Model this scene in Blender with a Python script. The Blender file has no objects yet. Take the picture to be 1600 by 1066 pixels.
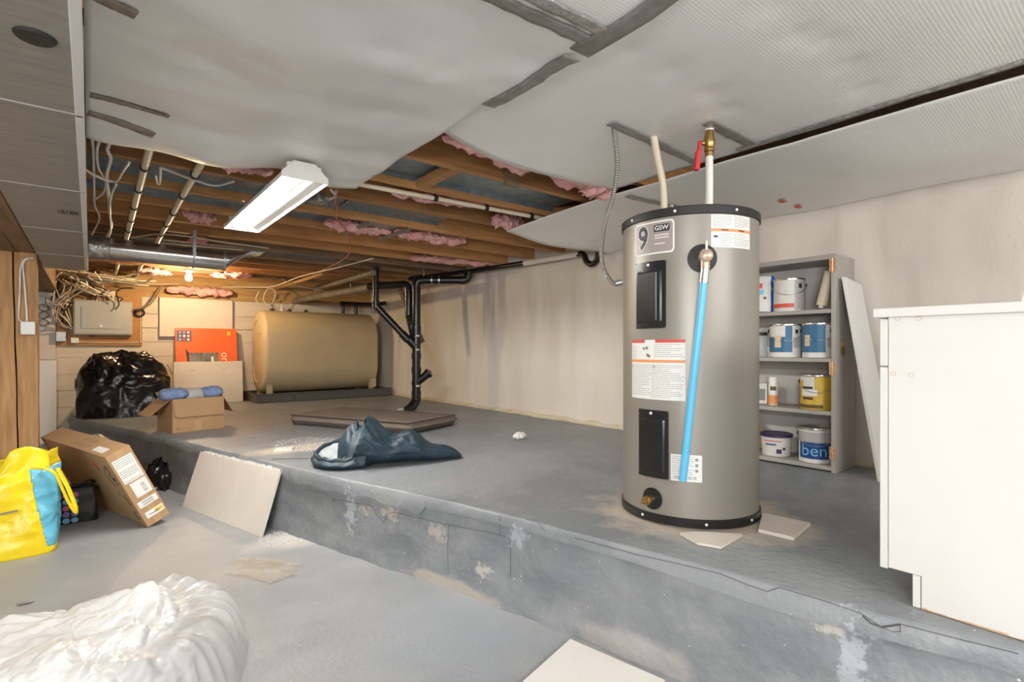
import bpy, math, random
from math import sin, cos, pi, radians, atan2, sqrt
from mathutils import Vector, Matrix, noise

# ---------------------------------------------------------------- camera, world, lights, exposure
SC = bpy.context.scene
COL = SC.collection
CAMZ = 1.03                                   # eye height above the lower floor
FPX, CX, HY = 820.0, 800.0, 545.0             # focal length and horizon in a 1600 x 1066 frame
YAW = radians(38.8)                           # the camera looks this far to the right of +Y
cam_data = bpy.data.cameras.new('camera')
cam_data.sensor_width = 36.0
cam_data.lens = 36.0 * FPX / 1600.0
cam_data.shift_y = (HY - 533.0) / 1600.0
cam_data.clip_start = 0.02
cam = bpy.data.objects.new('camera', cam_data)
COL.objects.link(cam)
cam.location = (0, 0, CAMZ)
cam.rotation_euler = (pi / 2, 0, -YAW)
SC.camera = cam

world = bpy.data.worlds.new('world')
world.use_nodes = True
world.node_tree.nodes['Background'].inputs[0].default_value = (0.9, 0.93, 1.0, 1)
world.node_tree.nodes['Background'].inputs[1].default_value = 0.3
SC.world = world


def area_light(name, loc, target, size, size_y, power, color):
    L = bpy.data.lights.new(name, 'AREA')
    L.shape = 'RECTANGLE'
    L.size, L.size_y, L.energy, L.color = size, size_y, power, color
    o = bpy.data.objects.new(name, L)
    COL.objects.link(o)
    o.location = loc
    o.rotation_euler = (Vector(target) - Vector(loc)).to_track_quat('-Z', 'Y').to_euler()
    return o


# fill lights added behind the photographer to brighten the room
area_light('fill_light_behind_left', (-.9, -.9, 1.80), (0.4, 1.5, 0.0), 1.4, 1.0, 38, (1.0, 0.98, 0.96))
area_light('fill_light_behind_right', (1.5, -1.5, 1.80), (1.9, 1.2, 0.2), 1.8, 1.0, 44, (1.0, 0.98, 0.96))
area_light('fill_light_behind_low', (-2.0, -1.4, 1.15), (1.6, 1.8, 1.75), 1.2, .8, 54, (1.0, 0.99, 0.98))

SC.view_settings.view_transform = 'Standard'
SC.view_settings.look = 'None'
SC.view_settings.gamma = 1.0
SC.view_settings.use_curve_mapping = False
SC.view_settings.exposure = 0.68
SC.cycles.max_bounces = 6
SC.cycles.diffuse_bounces = 4
SC.cycles.use_adaptive_sampling = True
SC.cycles.adaptive_threshold = 0.025
SC.cycles.use_denoising = True

# ---------------------------------------------------------------- helpers
FW = Vector((sin(YAW), cos(YAW), 0))
RT = Vector((cos(YAW), -sin(YAW), 0))


def A(px, py, z=None, d=None, X=None, Y=None):
    """a point of the place seen at a pixel, on the plane z = .., X = .., Y = .. or at depth d"""
    u, v = (px - CX) / FPX, (HY - py) / FPX
    r = FW + u * RT + Vector((0, 0, v))
    if z is not None:
        d = (z - CAMZ) / v
    elif X is not None:
        d = X / r.x
    elif Y is not None:
        d = Y / r.y
    return Vector((0, 0, CAMZ)) + r * d


def nz(x, y, z=0.0, s=1.0):
    return noise.noise(Vector((x * s, y * s, z * s)))


def ridge(p, s):
    return 1 - 2 * abs(noise.noise(Vector(p) * s))


WM = {}          # world matrices of roots and parts


class G:
    """collects geometry in place coordinates; build() links it as one mesh object"""
    def __init__(s):
        s.v, s.f, s.m = [], [], []
        s.mi = 0

    def add(s, vs, fs):
        n = len(s.v)
        s.v += [tuple(v) for v in vs]
        s.f += [tuple(i + n for i in f) for f in fs]
        s.m += [s.mi] * len(fs)
        return s

    def box(s, lo, hi, M=None):
        (a, b, c), (d, e, f) = lo, hi
        vs = [Vector(p) for p in ((a, b, c), (d, b, c), (d, e, c), (a, e, c), (a, b, f), (d, b, f), (d, e, f), (a, e, f))]
        if M is not None:
            vs = [M @ v for v in vs]
        return s.add(vs, [(3, 2, 1, 0), (4, 5, 6, 7), (0, 1, 5, 4), (1, 2, 6, 5), (2, 3, 7, 6), (3, 0, 4, 7)])

    def tube(s, pts, r, n=10, caps=True, flat=1.0):
        pts = [Vector(p) for p in pts]
        rs = r if isinstance(r, (list, tuple)) else [r] * len(pts)
        vs, fs = [], []
        up = Vector((0, 0, 1))
        prev = None
        for i, p in enumerate(pts):
            t = (pts[min(i + 1, len(pts) - 1)] - pts[max(i - 1, 0)]).normalized()
            if prev is None:
                a = t.cross(up)
                if a.length < 0.05:
                    a = t.cross(Vector((1, 0, 0)))
            else:
                a = prev - t * prev.dot(t)
            a.normalize()
            prev = a
            b = t.cross(a)
            for k in range(n):
                w = 2 * pi * k / n
                vs.append(p + (a * cos(w) + b * sin(w) * flat) * rs[i])
        for i in range(len(pts) - 1):
            for k in range(n):
                k2 = (k + 1) % n
                fs.append((i * n + k, i * n + k2, (i + 1) * n + k2, (i + 1) * n + k))
        if caps:
            fs.append(tuple(range(n - 1, -1, -1)))
            fs.append(tuple((len(pts) - 1) * n + k for k in range(n)))
        return s.add(vs, fs)

    def lathe(s, prof, c=(0, 0, 0), n=32, M=None, a0=0.0, a1=2 * pi):
        c = Vector(c)
        full = abs(a1 - a0 - 2 * pi) < 1e-6
        k = n if full else n + 1
        vs, fs = [], []
        for (r, z) in prof:
            for i in range(k):
                w = a0 + (a1 - a0) * i / n
                p = Vector((r * cos(w), r * sin(w), z))
                vs.append((M @ p if M is not None else p) + c)
        for j in range(len(prof) - 1):
            for i in range(n):
                i2 = (i + 1) % k
                fs.append((j * k + i, j * k + i2, (j + 1) * k + i2, (j + 1) * k + i))
        if full:
            if prof[0][0] > 1e-6:
                fs.append(tuple(range(n - 1, -1, -1)))
            if prof[-1][0] > 1e-6:
                fs.append(tuple((len(prof) - 1) * n + i for i in range(n)))
        return s.add(vs, fs)

    def grid(s, fn, nu, nv, wrap=False):
        vs = [fn(i / (nu if wrap else nu), j / nv) for j in range(nv + 1) for i in range(nu if wrap else nu + 1)]
        k = nu if wrap else nu + 1
        fs = []
        for j in range(nv):
            for i in range(nu):
                i2 = (i + 1) % k
                fs.append((j * k + i, j * k + i2, (j + 1) * k + i2, (j + 1) * k + i))
        return s.add(vs, fs)

    def slab(s, poly, up):
        """closed polygon (3D points) extruded by the vector up"""
        n = len(poly)
        up = Vector(up)
        vs = [Vector(p) for p in poly] + [Vector(p) + up for p in poly]
        fs = [tuple(range(n - 1, -1, -1)), tuple(range(n, 2 * n))]
        fs += [(i, (i + 1) % n, n + (i + 1) % n, n + i) for i in range(n)]
        return s.add(vs, fs)

    def build(s, name, mat, parent=None, origin=None, smooth=None, bevel=0, solid=0, sub=0):
        if parent is not None:
            W = WM[parent.name]
        else:
            W = Matrix.Translation(Vector(origin)) if origin is not None else Matrix.Identity(4)
        I = W.inverted()
        me = bpy.data.meshes.new(name)
        me.from_pydata([I @ Vector(v) for v in s.v], [], s.f)
        mats = mat if isinstance(mat, (list, tuple)) else [mat]
        for m in mats:
            me.materials.append(m)
        if len(mats) > 1:
            me.polygons.foreach_set('material_index', s.m)
        me.validate()
        me.update()
        if smooth is not None:
            me.shade_smooth()
            if smooth < 180:
                me.set_sharp_from_angle(angle=radians(smooth))
        o = bpy.data.objects.new(name, me)
        COL.objects.link(o)
        if parent is not None:
            o.parent = parent
        else:
            o.matrix_world = W
        WM[o.name] = W
        if solid:
            md = o.modifiers.new('thickness', 'SOLIDIFY')
            md.thickness = solid
            md.offset = 0
        if bevel:
            md = o.modifiers.new('bevel', 'BEVEL')
            md.width = bevel
            md.segments = 2
            md.limit_method = 'ANGLE'
        if sub:
            md = o.modifiers.new('sub', 'SUBSURF')
            md.levels = md.render_levels = sub
        return o


def tag(o, label, cat=None, group=None, kind=None):
    o['label'] = label
    if cat:
        o['category'] = cat
    if group:
        o['group'] = group
    if kind:
        o['kind'] = kind
    return o


def thing(name, label, cat, loc=(0, 0, 0), rot=None, group=None):
    o = bpy.data.objects.new(name, None)
    COL.objects.link(o)
    o.empty_display_size = 0.05
    W = Matrix.Translation(Vector(loc))
    if rot is not None:
        W = W @ rot
    o.matrix_world = W
    WM[o.name] = W
    return tag(o, label, cat, group)


def struct(o, label=None):
    o['kind'] = 'structure'
    if label:
        o['label'] = label
    return o


def smoothpath(pts, k=6):
    """Catmull-Rom through the points"""
    P = [Vector(p) for p in pts]
    P = [2 * P[0] - P[1]] + P + [2 * P[-1] - P[-2]]
    out = []
    for i in range(1, len(P) - 2):
        a, b, c, d = P[i - 1:i + 3]
        for j in range(k):
            t = j / k
            out.append(0.5 * ((2 * b) + (c - a) * t + (2 * a - 5 * b + 4 * c - d) * t * t + (3 * b - a - 3 * c + d) * t ** 3))
    out.append(P[-2])
    return out


def text_geo(body, size, align='CENTER', bold=0.0):
    cu = bpy.data.curves.new('text_tmp', 'FONT')
    cu.body, cu.size, cu.align_x, cu.align_y = body, size, align, 'CENTER'
    cu.resolution_u = 3
    cu.offset = bold
    ob = bpy.data.objects.new('text_tmp', cu)
    COL.objects.link(ob)
    dg = bpy.context.evaluated_depsgraph_get()
    me = bpy.data.meshes.new_from_object(ob.evaluated_get(dg))
    vs = [v.co.copy() for v in me.vertices]
    fs = [tuple(p.vertices) for p in me.polygons]
    bpy.data.objects.remove(ob)
    bpy.data.curves.remove(cu)
    bpy.data.meshes.remove(me)
    return vs, fs


# ---------------------------------------------------------------- materials
def _n(nt, t, **kw):
    n = nt.nodes.new(t)
    for k, v in kw.items():
        setattr(n, k, v)
    return n


def mat(name, col, rough=0.6, metal=0.0, col2=None, scale=5.0, detail=4.0, thr=(0.35, 0.65), stretch=(1, 1, 1),
        bump=0.0, bscale=30.0, bdist=0.004, emit=None, estr=0.0, trans=0.0, alpha=1.0, spec=0.5, coat=0.0, rnd=0.0,
        specks=None, sscale=60.0, sthr=0.08, wave=None, sub=0.0):
    m = bpy.data.materials.new(name)
    m.use_nodes = True
    nt = m.node_tree
    b = nt.nodes['Principled BSDF']
    b.inputs['Roughness'].default_value = rough
    b.inputs['Metallic'].default_value = metal
    b.inputs['Specular IOR Level'].default_value = spec
    b.inputs['Base Color'].default_value = (*col, 1)
    b.inputs['Transmission Weight'].default_value = trans
    b.inputs['Alpha'].default_value = alpha
    b.inputs['Coat Weight'].default_value = coat
    if sub:
        b.inputs['Subsurface Weight'].default_value = sub
        b.inputs['Subsurface Radius'].default_value = (0.02, 0.02, 0.02)
    if emit:
        b.inputs['Emission Color'].default_value = (*emit, 1)
        b.inputs['Emission Strength'].default_value = estr
    tc = _n(nt, 'ShaderNodeTexCoord')
    mp = _n(nt, 'ShaderNodeMapping')
    mp.inputs['Scale'].default_value = stretch
    nt.links.new(tc.outputs['Object'], mp.inputs['Vector'])
    out = None
    if col2 is not None:
        no = _n(nt, 'ShaderNodeTexNoise')
        no.inputs['Scale'].default_value = scale
        no.inputs['Detail'].default_value = detail
        no.inputs['Roughness'].default_value = 0.65
        nt.links.new(mp.outputs['Vector'], no.inputs['Vector'])
        mr = _n(nt, 'ShaderNodeMapRange')
        mr.inputs[1].default_value, mr.inputs[2].default_value = thr
        nt.links.new(no.outputs['Fac'], mr.inputs[0])
        mx = _n(nt, 'ShaderNodeMix', data_type='RGBA')
        mx.inputs[6].default_value = (*col, 1)
        mx.inputs[7].default_value = (*col2, 1)
        nt.links.new(mr.outputs[0], mx.inputs[0])
        out = mx.outputs[2]
    if specks is not None:
        vo = _n(nt, 'ShaderNodeTexVoronoi')
        vo.inputs['Scale'].default_value = sscale
        nt.links.new(tc.outputs['Object'], vo.inputs['Vector'])
        n2 = _n(nt, 'ShaderNodeTexNoise')
        n2.inputs['Scale'].default_value = sscale * 0.13
        nt.links.new(tc.outputs['Object'], n2.inputs['Vector'])
        ml = _n(nt, 'ShaderNodeMath', operation='MULTIPLY')
        ml.inputs[1].default_value = sthr * 2
        nt.links.new(n2.outputs['Fac'], ml.inputs[0])
        lt = _n(nt, 'ShaderNodeMath', operation='LESS_THAN')
        nt.links.new(vo.outputs['Distance'], lt.inputs[0])
        nt.links.new(ml.outputs[0], lt.inputs[1])
        mx = _n(nt, 'ShaderNodeMix', data_type='RGBA')
        if out is not None:
            nt.links.new(out, mx.inputs[6])
        else:
            mx.inputs[6].default_value = (*col, 1)
        mx.inputs[7].default_value = (*specks, 1)
        nt.links.new(lt.outputs[0], mx.inputs[0])
        out = mx.outputs[2]
    if rnd:
        oi = _n(nt, 'ShaderNodeObjectInfo')
        mr = _n(nt, 'ShaderNodeMapRange')
        mr.inputs[3].default_value, mr.inputs[4].default_value = 1 - rnd, 1 + rnd
        nt.links.new(oi.outputs['Random'], mr.inputs[0])
        hs = _n(nt, 'ShaderNodeHueSaturation')
        nt.links.new(mr.outputs[0], hs.inputs['Value'])
        if out is not None:
            nt.links.new(out, hs.inputs['Color'])
        else:
            hs.inputs['Color'].default_value = (*col, 1)
        out = hs.outputs['Color']
    if out is not None:
        nt.links.new(out, b.inputs['Base Color'])
    nrm = None
    if bump:
        no = _n(nt, 'ShaderNodeTexNoise')
        no.inputs['Scale'].default_value = bscale
        no.inputs['Detail'].default_value = 5.0
        nt.links.new(mp.outputs['Vector'], no.inputs['Vector'])
        bp = _n(nt, 'ShaderNodeBump')
        bp.inputs['Strength'].default_value = bump
        bp.inputs['Distance'].default_value = bdist
        nt.links.new(no.outputs['Fac'], bp.inputs['Height'])
        nrm = bp
    if wave:
        axis, per, strength, dist = wave
        wv = _n(nt, 'ShaderNodeTexWave', bands_direction=axis)
        wv.inputs['Scale'].default_value = 0.314 / per
        nt.links.new(tc.outputs['Object'], wv.inputs['Vector'])
        bp = _n(nt, 'ShaderNodeBump')
        bp.inputs['Strength'].default_value = strength
        bp.inputs['Distance'].default_value = dist
        nt.links.new(wv.outputs['Fac'], bp.inputs['Height'])
        if nrm is not None:
            nt.links.new(nrm.outputs[0], bp.inputs['Normal'])
        nrm = bp
    if nrm is not None:
        nt.links.new(nrm.outputs[0], b.inputs['Normal'])
    return m


def stains(m, spots, soft=0.08):
    """paint or dust marks with a place of their own: (x, y, rx, ry, colour), fixed on the floor"""
    nt = m.node_tree
    b = nt.nodes['Principled BSDF']
    src = b.inputs['Base Color'].links[0].from_socket
    ge = _n(nt, 'ShaderNodeNewGeometry')
    no = _n(nt, 'ShaderNodeTexNoise')
    no.inputs['Scale'].default_value = 9.0
    no.inputs['Detail'].default_value = 6.0
    nt.links.new(ge.outputs['Position'], no.inputs['Vector'])
    fine = _n(nt, 'ShaderNodeTexNoise')
    fine.inputs['Scale'].default_value = 34.0
    fine.inputs['Detail'].default_value = 8.0
    fine.inputs['Roughness'].default_value = 0.75
    nt.links.new(ge.outputs['Position'], fine.inputs['Vector'])
    fm = _n(nt, 'ShaderNodeMapRange')
    fm.inputs[1].default_value, fm.inputs[2].default_value = 0.3, 0.7
    fm.inputs[3].default_value, fm.inputs[4].default_value = -0.2, 1.7
    nt.links.new(fine.outputs['Fac'], fm.inputs[0])
    for (x, y, rx, ry, c, amt, *zz) in spots:
        zc_, rz = zz if zz else (0.37, 0.09)
        sb = _n(nt, 'ShaderNodeVectorMath', operation='SUBTRACT')
        sb.inputs[1].default_value = (x, y, zc_)
        nt.links.new(ge.outputs['Position'], sb.inputs[0])
        ml = _n(nt, 'ShaderNodeVectorMath', operation='MULTIPLY')
        ml.inputs[1].default_value = (1 / rx, 1 / ry, 1 / rz)
        nt.links.new(sb.outputs[0], ml.inputs[0])
        ln = _n(nt, 'ShaderNodeVectorMath', operation='LENGTH')
        nt.links.new(ml.outputs[0], ln.inputs[0])
        ad = _n(nt, 'ShaderNodeMath', operation='ADD')
        nt.links.new(ln.outputs['Value'], ad.inputs[0])
        nt.links.new(fm.outputs[0] if min(rx, ry) < .07 else no.outputs['Fac'], ad.inputs[1])
        mr = _n(nt, 'ShaderNodeMapRange')
        mr.inputs[1].default_value = 1.5 - soft
        mr.inputs[2].default_value = 1.5 + soft
        mr.inputs[3].default_value = amt
        mr.inputs[4].default_value = 0.0
        nt.links.new(ad.outputs[0], mr.inputs[0])
        mx = _n(nt, 'ShaderNodeMix', data_type='RGBA')
        nt.links.new(src, mx.inputs[6])
        mx.inputs[7].default_value = (*c, 1)
        nt.links.new(mr.outputs[0], mx.inputs[0])
        src = mx.outputs[2]
    nt.links.new(src, b.inputs['Base Color'])


M = {}
M['floor'] = mat('painted_floor', (0.295, 0.31, 0.322), 0.5, 0, (0.39, 0.385, 0.375), 2.6, 9, (0.42, 0.68), bump=0.5, bscale=50, bdist=0.004, specks=(0.66, 0.63, 0.6), sscale=26, sthr=0.05)
M['ledge'] = mat('painted_concrete', (0.225, 0.245, 0.262), 0.45, 0, (0.32, 0.335, 0.345), 4.0, 9, (0.46, 0.72), bump=0.8, bscale=38, bdist=0.006, specks=(0.66, 0.63, 0.58), sscale=24, sthr=0.06)
M['foam'] = mat('sprayed_foam_wall', (0.75, 0.685, 0.60), 0.75, 0, (0.80, 0.75, 0.68), 1.6, 5, (0.35, 0.7), stretch=(1, 1, 0.45), bump=0.5, bscale=55, bdist=0.004)
M['foam_bead'] = mat('yellow_foam', (0.66, 0.56, 0.36), 0.7, 0, (0.72, 0.66, 0.52), 9, bump=0.4, bscale=60)
M['backwall'] = mat('whitewashed_concrete', (0.70, 0.63, 0.53), 0.8, 0, (0.6, 0.53, 0.44), 4.0, 7, (0.45, 0.8), stretch=(0.6, 1, 2.2), bump=0.5, bscale=40, bdist=0.005)
M['wall'] = mat('plain_wall', (0.66, 0.62, 0.56), 0.8, 0, (0.6, 0.56, 0.5), 2)
M['subfloor'] = mat('subfloor_boards', (0.2, 0.12, 0.06), 0.8, 0, (0.12, 0.07, 0.035), 4, stretch=(1, 6, 1))
M['joist'] = mat('joist_wood', (0.58, 0.30, 0.115), 0.7, 0, (0.31, 0.15, 0.058), 6.0, 6, (0.35, 0.75), stretch=(0.5, 3, 6), bump=0.3, bscale=30, rnd=0.3)
M['greyjoist'] = mat('weathered_wood', (0.30, 0.2, 0.115), 0.75, 0, (0.17, 0.105, 0.06), 6.0, 6, (0.35, 0.7), stretch=(0.5, 3, 6), bump=0.3, bscale=30)
M['timber'] = mat('rough_timber', (0.56, 0.32, 0.14), 0.75, 0, (0.30, 0.155, 0.06), 6.0, 7, (0.38, 0.72), stretch=(5, 5, 0.5), bump=0.5, bscale=30)
M['beam'] = mat('old_beam', (0.3, 0.18, 0.09), 0.75, 0, (0.17, 0.095, 0.045), 5.0, 6, (0.4, 0.7), stretch=(6, 0.5, 6), bump=0.4, bscale=30)
M['sill'] = mat('sill_wood', (0.52, 0.33, 0.13), 0.75, 0, (0.36, 0.2, 0.08), 5.0, 6, (0.4, 0.7), stretch=(0.6, 6, 6))
M['galv'] = mat('galvanised_steel', (0.42, 0.45, 0.46), 0.38, 0.75, (0.3, 0.33, 0.34), 25, 3, (0.4, 0.65))
M['galvold'] = mat('spangled_steel', (0.36, 0.42, 0.44), 0.45, 0.55, (0.2, 0.25, 0.27), 22, 6, (0.35, 0.7))
M['ductmetal'] = mat('dull_duct_steel', (0.40, 0.385, 0.36), 0.45, 0.4, (0.26, 0.25, 0.235), 7, 7, (0.3, 0.75), stretch=(1, 6, 1))
M['shiny'] = mat('bright_duct_steel', (0.62, 0.61, 0.59), 0.22, 0.9, (0.5, 0.49, 0.47), 12, 4)
M['foil'] = mat('foil_tape', (0.66, 0.66, 0.65), 0.25, 0.85, (0.45, 0.45, 0.44), 18, 5, bump=0.7, bscale=45, bdist=0.01)
M['sheet'] = mat('reflective_insulation', (0.9, 0.9, 0.885), 0.4, 0.15, (0.85, 0.845, 0.825), 1.7, 4, wave=('Y', 0.0095, 0.2, 0.0013))
M['flange'] = mat('pale_folded_steel', (0.78, 0.77, 0.78), 0.4, 0.2)
M['tape'] = mat('old_foil_tape', (0.27, 0.265, 0.25), 0.4, 0.55, (0.42, 0.41, 0.39), 22, 5, (0.35, 0.75), bump=0.6, bscale=60, bdist=0.004)
M['strap'] = mat('weathered_strapping', (0.24, 0.18, 0.14), 0.8, 0, (0.36, 0.3, 0.24), 18, 5, (0.35, 0.75), bump=0.6, bscale=60)
M['pink'] = mat('pink_fibreglass', (0.78, 0.36, 0.36), 0.95, 0, (0.84, 0.5, 0.47), 9, 5, bump=0.9, bscale=45, bdist=0.012)
M['white'] = mat('white_paint', (0.82, 0.81, 0.78), 0.4)
M['melamine'] = mat('white_melamine', (0.80, 0.79, 0.77), 0.38, 0, (0.76, 0.74, 0.70), 2.5, 5, (0.4, 0.8))
M['chip'] = mat('bare_chipboard', (0.55, 0.36, 0.2), 0.8, 0, (0.7, 0.5, 0.32), 60, 3)
M['cable'] = mat('cream_cable', (0.74, 0.67, 0.54), 0.5)
M['wcable'] = mat('white_cable', (0.8, 0.78, 0.73), 0.45)
M['tancable'] = mat('old_tan_cable', (0.44, 0.36, 0.26), 0.5)
M['pipe_cream'] = mat('cream_pipe', (0.75, 0.66, 0.5), 0.4)
M['abs'] = mat('black_plastic_pipe', (0.012, 0.012, 0.013), 0.28, 0)
M['blackp'] = mat('black_plastic', (0.014, 0.014, 0.015), 0.3, specks=(0.6, 0.6, 0.58), sscale=70, sthr=0.03)
M['black'] = mat('black_matt', (0.018, 0.017, 0.017), 0.55)
M['cast'] = mat('grey_painted_pipe', (0.14, 0.12, 0.095), 0.5, 0, (0.22, 0.19, 0.15), 8)
M['chrome'] = mat('bare_steel', (0.62, 0.62, 0.6), 0.28, 0.95)
M['brass'] = mat('brass', (0.56, 0.36, 0.13), 0.3, 0.9, (0.4, 0.24, 0.09), 40)
M['aged'] = mat('aged_brass', (0.6, 0.44, 0.35), 0.4, 0.45, (0.5, 0.36, 0.27), 40)
M['copper'] = mat('copper', (0.65, 0.33, 0.17), 0.3, 0.9)
M['red'] = mat('red_plastic', (0.62, 0.03, 0.035), 0.4)
M['redwire'] = mat('red_wire', (0.5, 0.09, 0.06), 0.5)
M['heater'] = mat('taupe_enamelled_steel', (0.30, 0.28, 0.242), 0.4, 0.22, specks=(0.75, 0.73, 0.69), sscale=26, sthr=0.022)
M['paper'] = mat('label_paper', (0.82, 0.82, 0.79), 0.5)
M['ink'] = mat('label_print', (0.3, 0.3, 0.3), 0.6)
M['dark_ink'] = mat('dark_print', (0.03, 0.03, 0.035), 0.5)
M['orange'] = mat('orange_print', (0.83, 0.33, 0.12), 0.5)
M['redprint'] = mat('red_print', (0.68, 0.09, 0.07), 0.5)
M['mauve'] = mat('mauve_print', (0.36, 0.31, 0.30), 0.4)
M['blue_tube'] = mat('blue_pipe', (0.13, 0.53, 0.83), 0.35)
M['flex'] = mat('grey_flexible_conduit', (0.36, 0.34, 0.30), 0.4, 0.4, wave=('Z', 0.008, 0.8, 0.003))
M['drywall'] = mat('drywall_paper', (0.74, 0.685, 0.61), 0.8, 0, (0.68, 0.62, 0.545), 3, 6)
M['gypsum'] = mat('gypsum', (0.80, 0.78, 0.73), 0.85, 0, (0.66, 0.64, 0.6), 40, bump=0.5, bscale=80)
M['whiteboard'] = mat('white_board', (0.80, 0.77, 0.72), 0.6, 0, (0.74, 0.67, 0.6), 5, 7, (0.5, 0.85))
M['greywood'] = mat('grey_painted_wood', (0.44, 0.41, 0.375), 0.55, 0, (0.37, 0.345, 0.32), 5, 5, stretch=(1, 1, 0.4), bump=0.15, bscale=30)
M['shelfback'] = mat('pale_painted_board', (0.60, 0.575, 0.54), 0.55, 0, (0.54, 0.515, 0.48), 3, 5)
M['tank'] = mat('beige_tank_paint', (0.58, 0.47, 0.28), 0.42, 0, (0.53, 0.43, 0.255), 3, 5, bump=0.1, bscale=60)
M['tray'] = mat('dark_grey_plastic', (0.085, 0.08, 0.075), 0.55, 0, (0.12, 0.11, 0.1), 12, stretch=(8, 8, 1))
M['card'] = mat('brown_cardboard', (0.46, 0.285, 0.145), 0.75, 0, (0.42, 0.255, 0.125), 5, 5)
M['cardin'] = mat('cardboard_inside', (0.36, 0.225, 0.12), 0.8)
M['kraft_tape'] = mat('packing_tape', (0.5, 0.32, 0.17), 0.3)
M['orangebox'] = mat('orange_carton', (0.83, 0.15, 0.035), 0.35)
M['photo'] = mat('printed_screen', (0.10, 0.10, 0.095), 0.3, 0, (0.3, 0.29, 0.26), 7, 4, stretch=(4, 1, 1))
M['yellowtag'] = mat('yellow_print', (0.8, 0.55, 0.1), 0.5)
M['purple'] = mat('purple_print', (0.14, 0.05, 0.13), 0.5)
M['whitecard'] = mat('white_carton', (0.72, 0.66, 0.58), 0.6, 0, (0.66, 0.6, 0.52), 4, 5)
M['plywood'] = mat('plywood', (0.47, 0.235, 0.075), 0.6, 0, (0.38, 0.18, 0.055), 5, 6, stretch=(0.8, 1, 7))
M['panel'] = mat('grey_enamel', (0.42, 0.42, 0.39), 0.4, 0.1, (0.38, 0.38, 0.355), 8)
M['trash'] = mat('black_bin_bag', (0.01, 0.01, 0.011), 0.24, 0, bump=0.25, bscale=35, bdist=0.01)
M['clear'] = mat('white_plastic_film', (0.80, 0.80, 0.79), 0.22, 0, (0.72, 0.72, 0.715), 4)
M['clear2'] = mat('clear_plastic_film', (0.8, 0.81, 0.81), 0.2, 0, bump=0.4, bscale=18, bdist=0.02, alpha=0.42)
M['film'] = mat('brown_plastic_film', (0.55, 0.44, 0.3), 0.25, 0, (0.7, 0.66, 0.6), 8, alpha=0.45, bump=0.8, bscale=25, bdist=0.02)
M['yellow'] = mat('yellow_woven_plastic', (0.90, 0.71, 0.012), 0.32, 0, (0.84, 0.62, 0.01), 5, bump=0.3, bscale=14, bdist=0.015)
M['sky'] = mat('light_blue_woven_plastic', (0.13, 0.5, 0.72), 0.35, 0, (0.18, 0.57, 0.77), 8, bump=0.3, bscale=14, bdist=0.015)
M['teal'] = mat('teal_nylon', (0.011, 0.030, 0.045), 0.55, 0, (0.018, 0.042, 0.060), 8, bump=0.3, bscale=20, bdist=0.01)
M['lining'] = mat('pale_lining', (0.44, 0.5, 0.51), 0.6, 0, (0.54, 0.58, 0.57), 8, bump=0.4, bscale=18, bdist=0.01)
M['brownfab'] = mat('brown_fabric', (0.155, 0.125, 0.105), 0.85, 0, (0.19, 0.155, 0.13), 5, 6, bump=0.3, bscale=120)
M['pipingfab'] = mat('dark_piping', (0.05, 0.035, 0.03), 0.8)
M['bluefab'] = mat('blue_fabric', (0.16, 0.235, 0.42), 0.8, 0, (0.22, 0.3, 0.48), 14, bump=0.5, bscale=60)
M['greyfab'] = mat('grey_white_fabric', (0.55, 0.53, 0.5), 0.8, 0, (0.42, 0.41, 0.4), 30, stretch=(6, 1, 1), bump=0.5, bscale=60)
M['pinkdot'] = mat('pink_print', (0.5, 0.12, 0.28), 0.4)
M['bluedot'] = mat('blue_print', (0.13, 0.36, 0.7), 0.4)
M['purpdot'] = mat('violet_print', (0.22, 0.17, 0.5), 0.4)
M['labelblue'] = mat('mid_blue_print', (0.035, 0.145, 0.28), 0.45)
M['navy'] = mat('navy_print', (0.015, 0.07, 0.27), 0.4)
M['cyan'] = mat('light_blue_print', (0.2, 0.5, 0.75), 0.4)
M['canyellow'] = mat('yellow_can_print', (0.66, 0.43, 0.04), 0.4)
M['canwhite'] = mat('white_can_print', (0.74, 0.72, 0.68), 0.4)
M['cangrey'] = mat('grey_can_print', (0.45, 0.44, 0.42), 0.4)
M['olive'] = mat('dark_olive_print', (0.14, 0.1, 0.03), 0.5)
M['peach'] = mat('peach_print', (0.72, 0.56, 0.36), 0.5)
M['lidpurple'] = mat('purple_lid', (0.045, 0.025, 0.1), 0.35)
M['jar'] = mat('clear_jar', (0.75, 0.77, 0.77), 0.15, 0, alpha=0.45)
M['pouchblue'] = mat('blue_pouch_print', (0.03, 0.13, 0.45), 0.3)
M['straw'] = mat('broom_straw', (0.42, 0.3, 0.14), 0.8, 0, (0.32, 0.22, 0.1), 25, stretch=(8, 8, 1))
M['tube_on'] = mat('lit_tube', (1, 1, 1), 0.4, emit=(1.0, 0.96, 0.90), estr=165)
M['bulb'] = mat('lit_bulb', (1, 1, 1), 0.4, emit=(1.0, 0.72, 0.40), estr=720)
M['hinge'] = mat('copper_hinge', (0.62, 0.33, 0.15), 0.4, 0.5, (0.75, 0.55, 0.38), 60)
M['glassgrey'] = mat('grey_meter', (0.33, 0.31, 0.28), 0.4, 0.2, (0.22, 0.2, 0.18), 20)

# ---------------------------------------------------------------- the setting
XR, YB, ZL, ZJ = 3.40, 7.70, 0.37, 1.91        # right wall, back wall, ledge top, joist undersides
XL, YF = -2.6, -2.6

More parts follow.
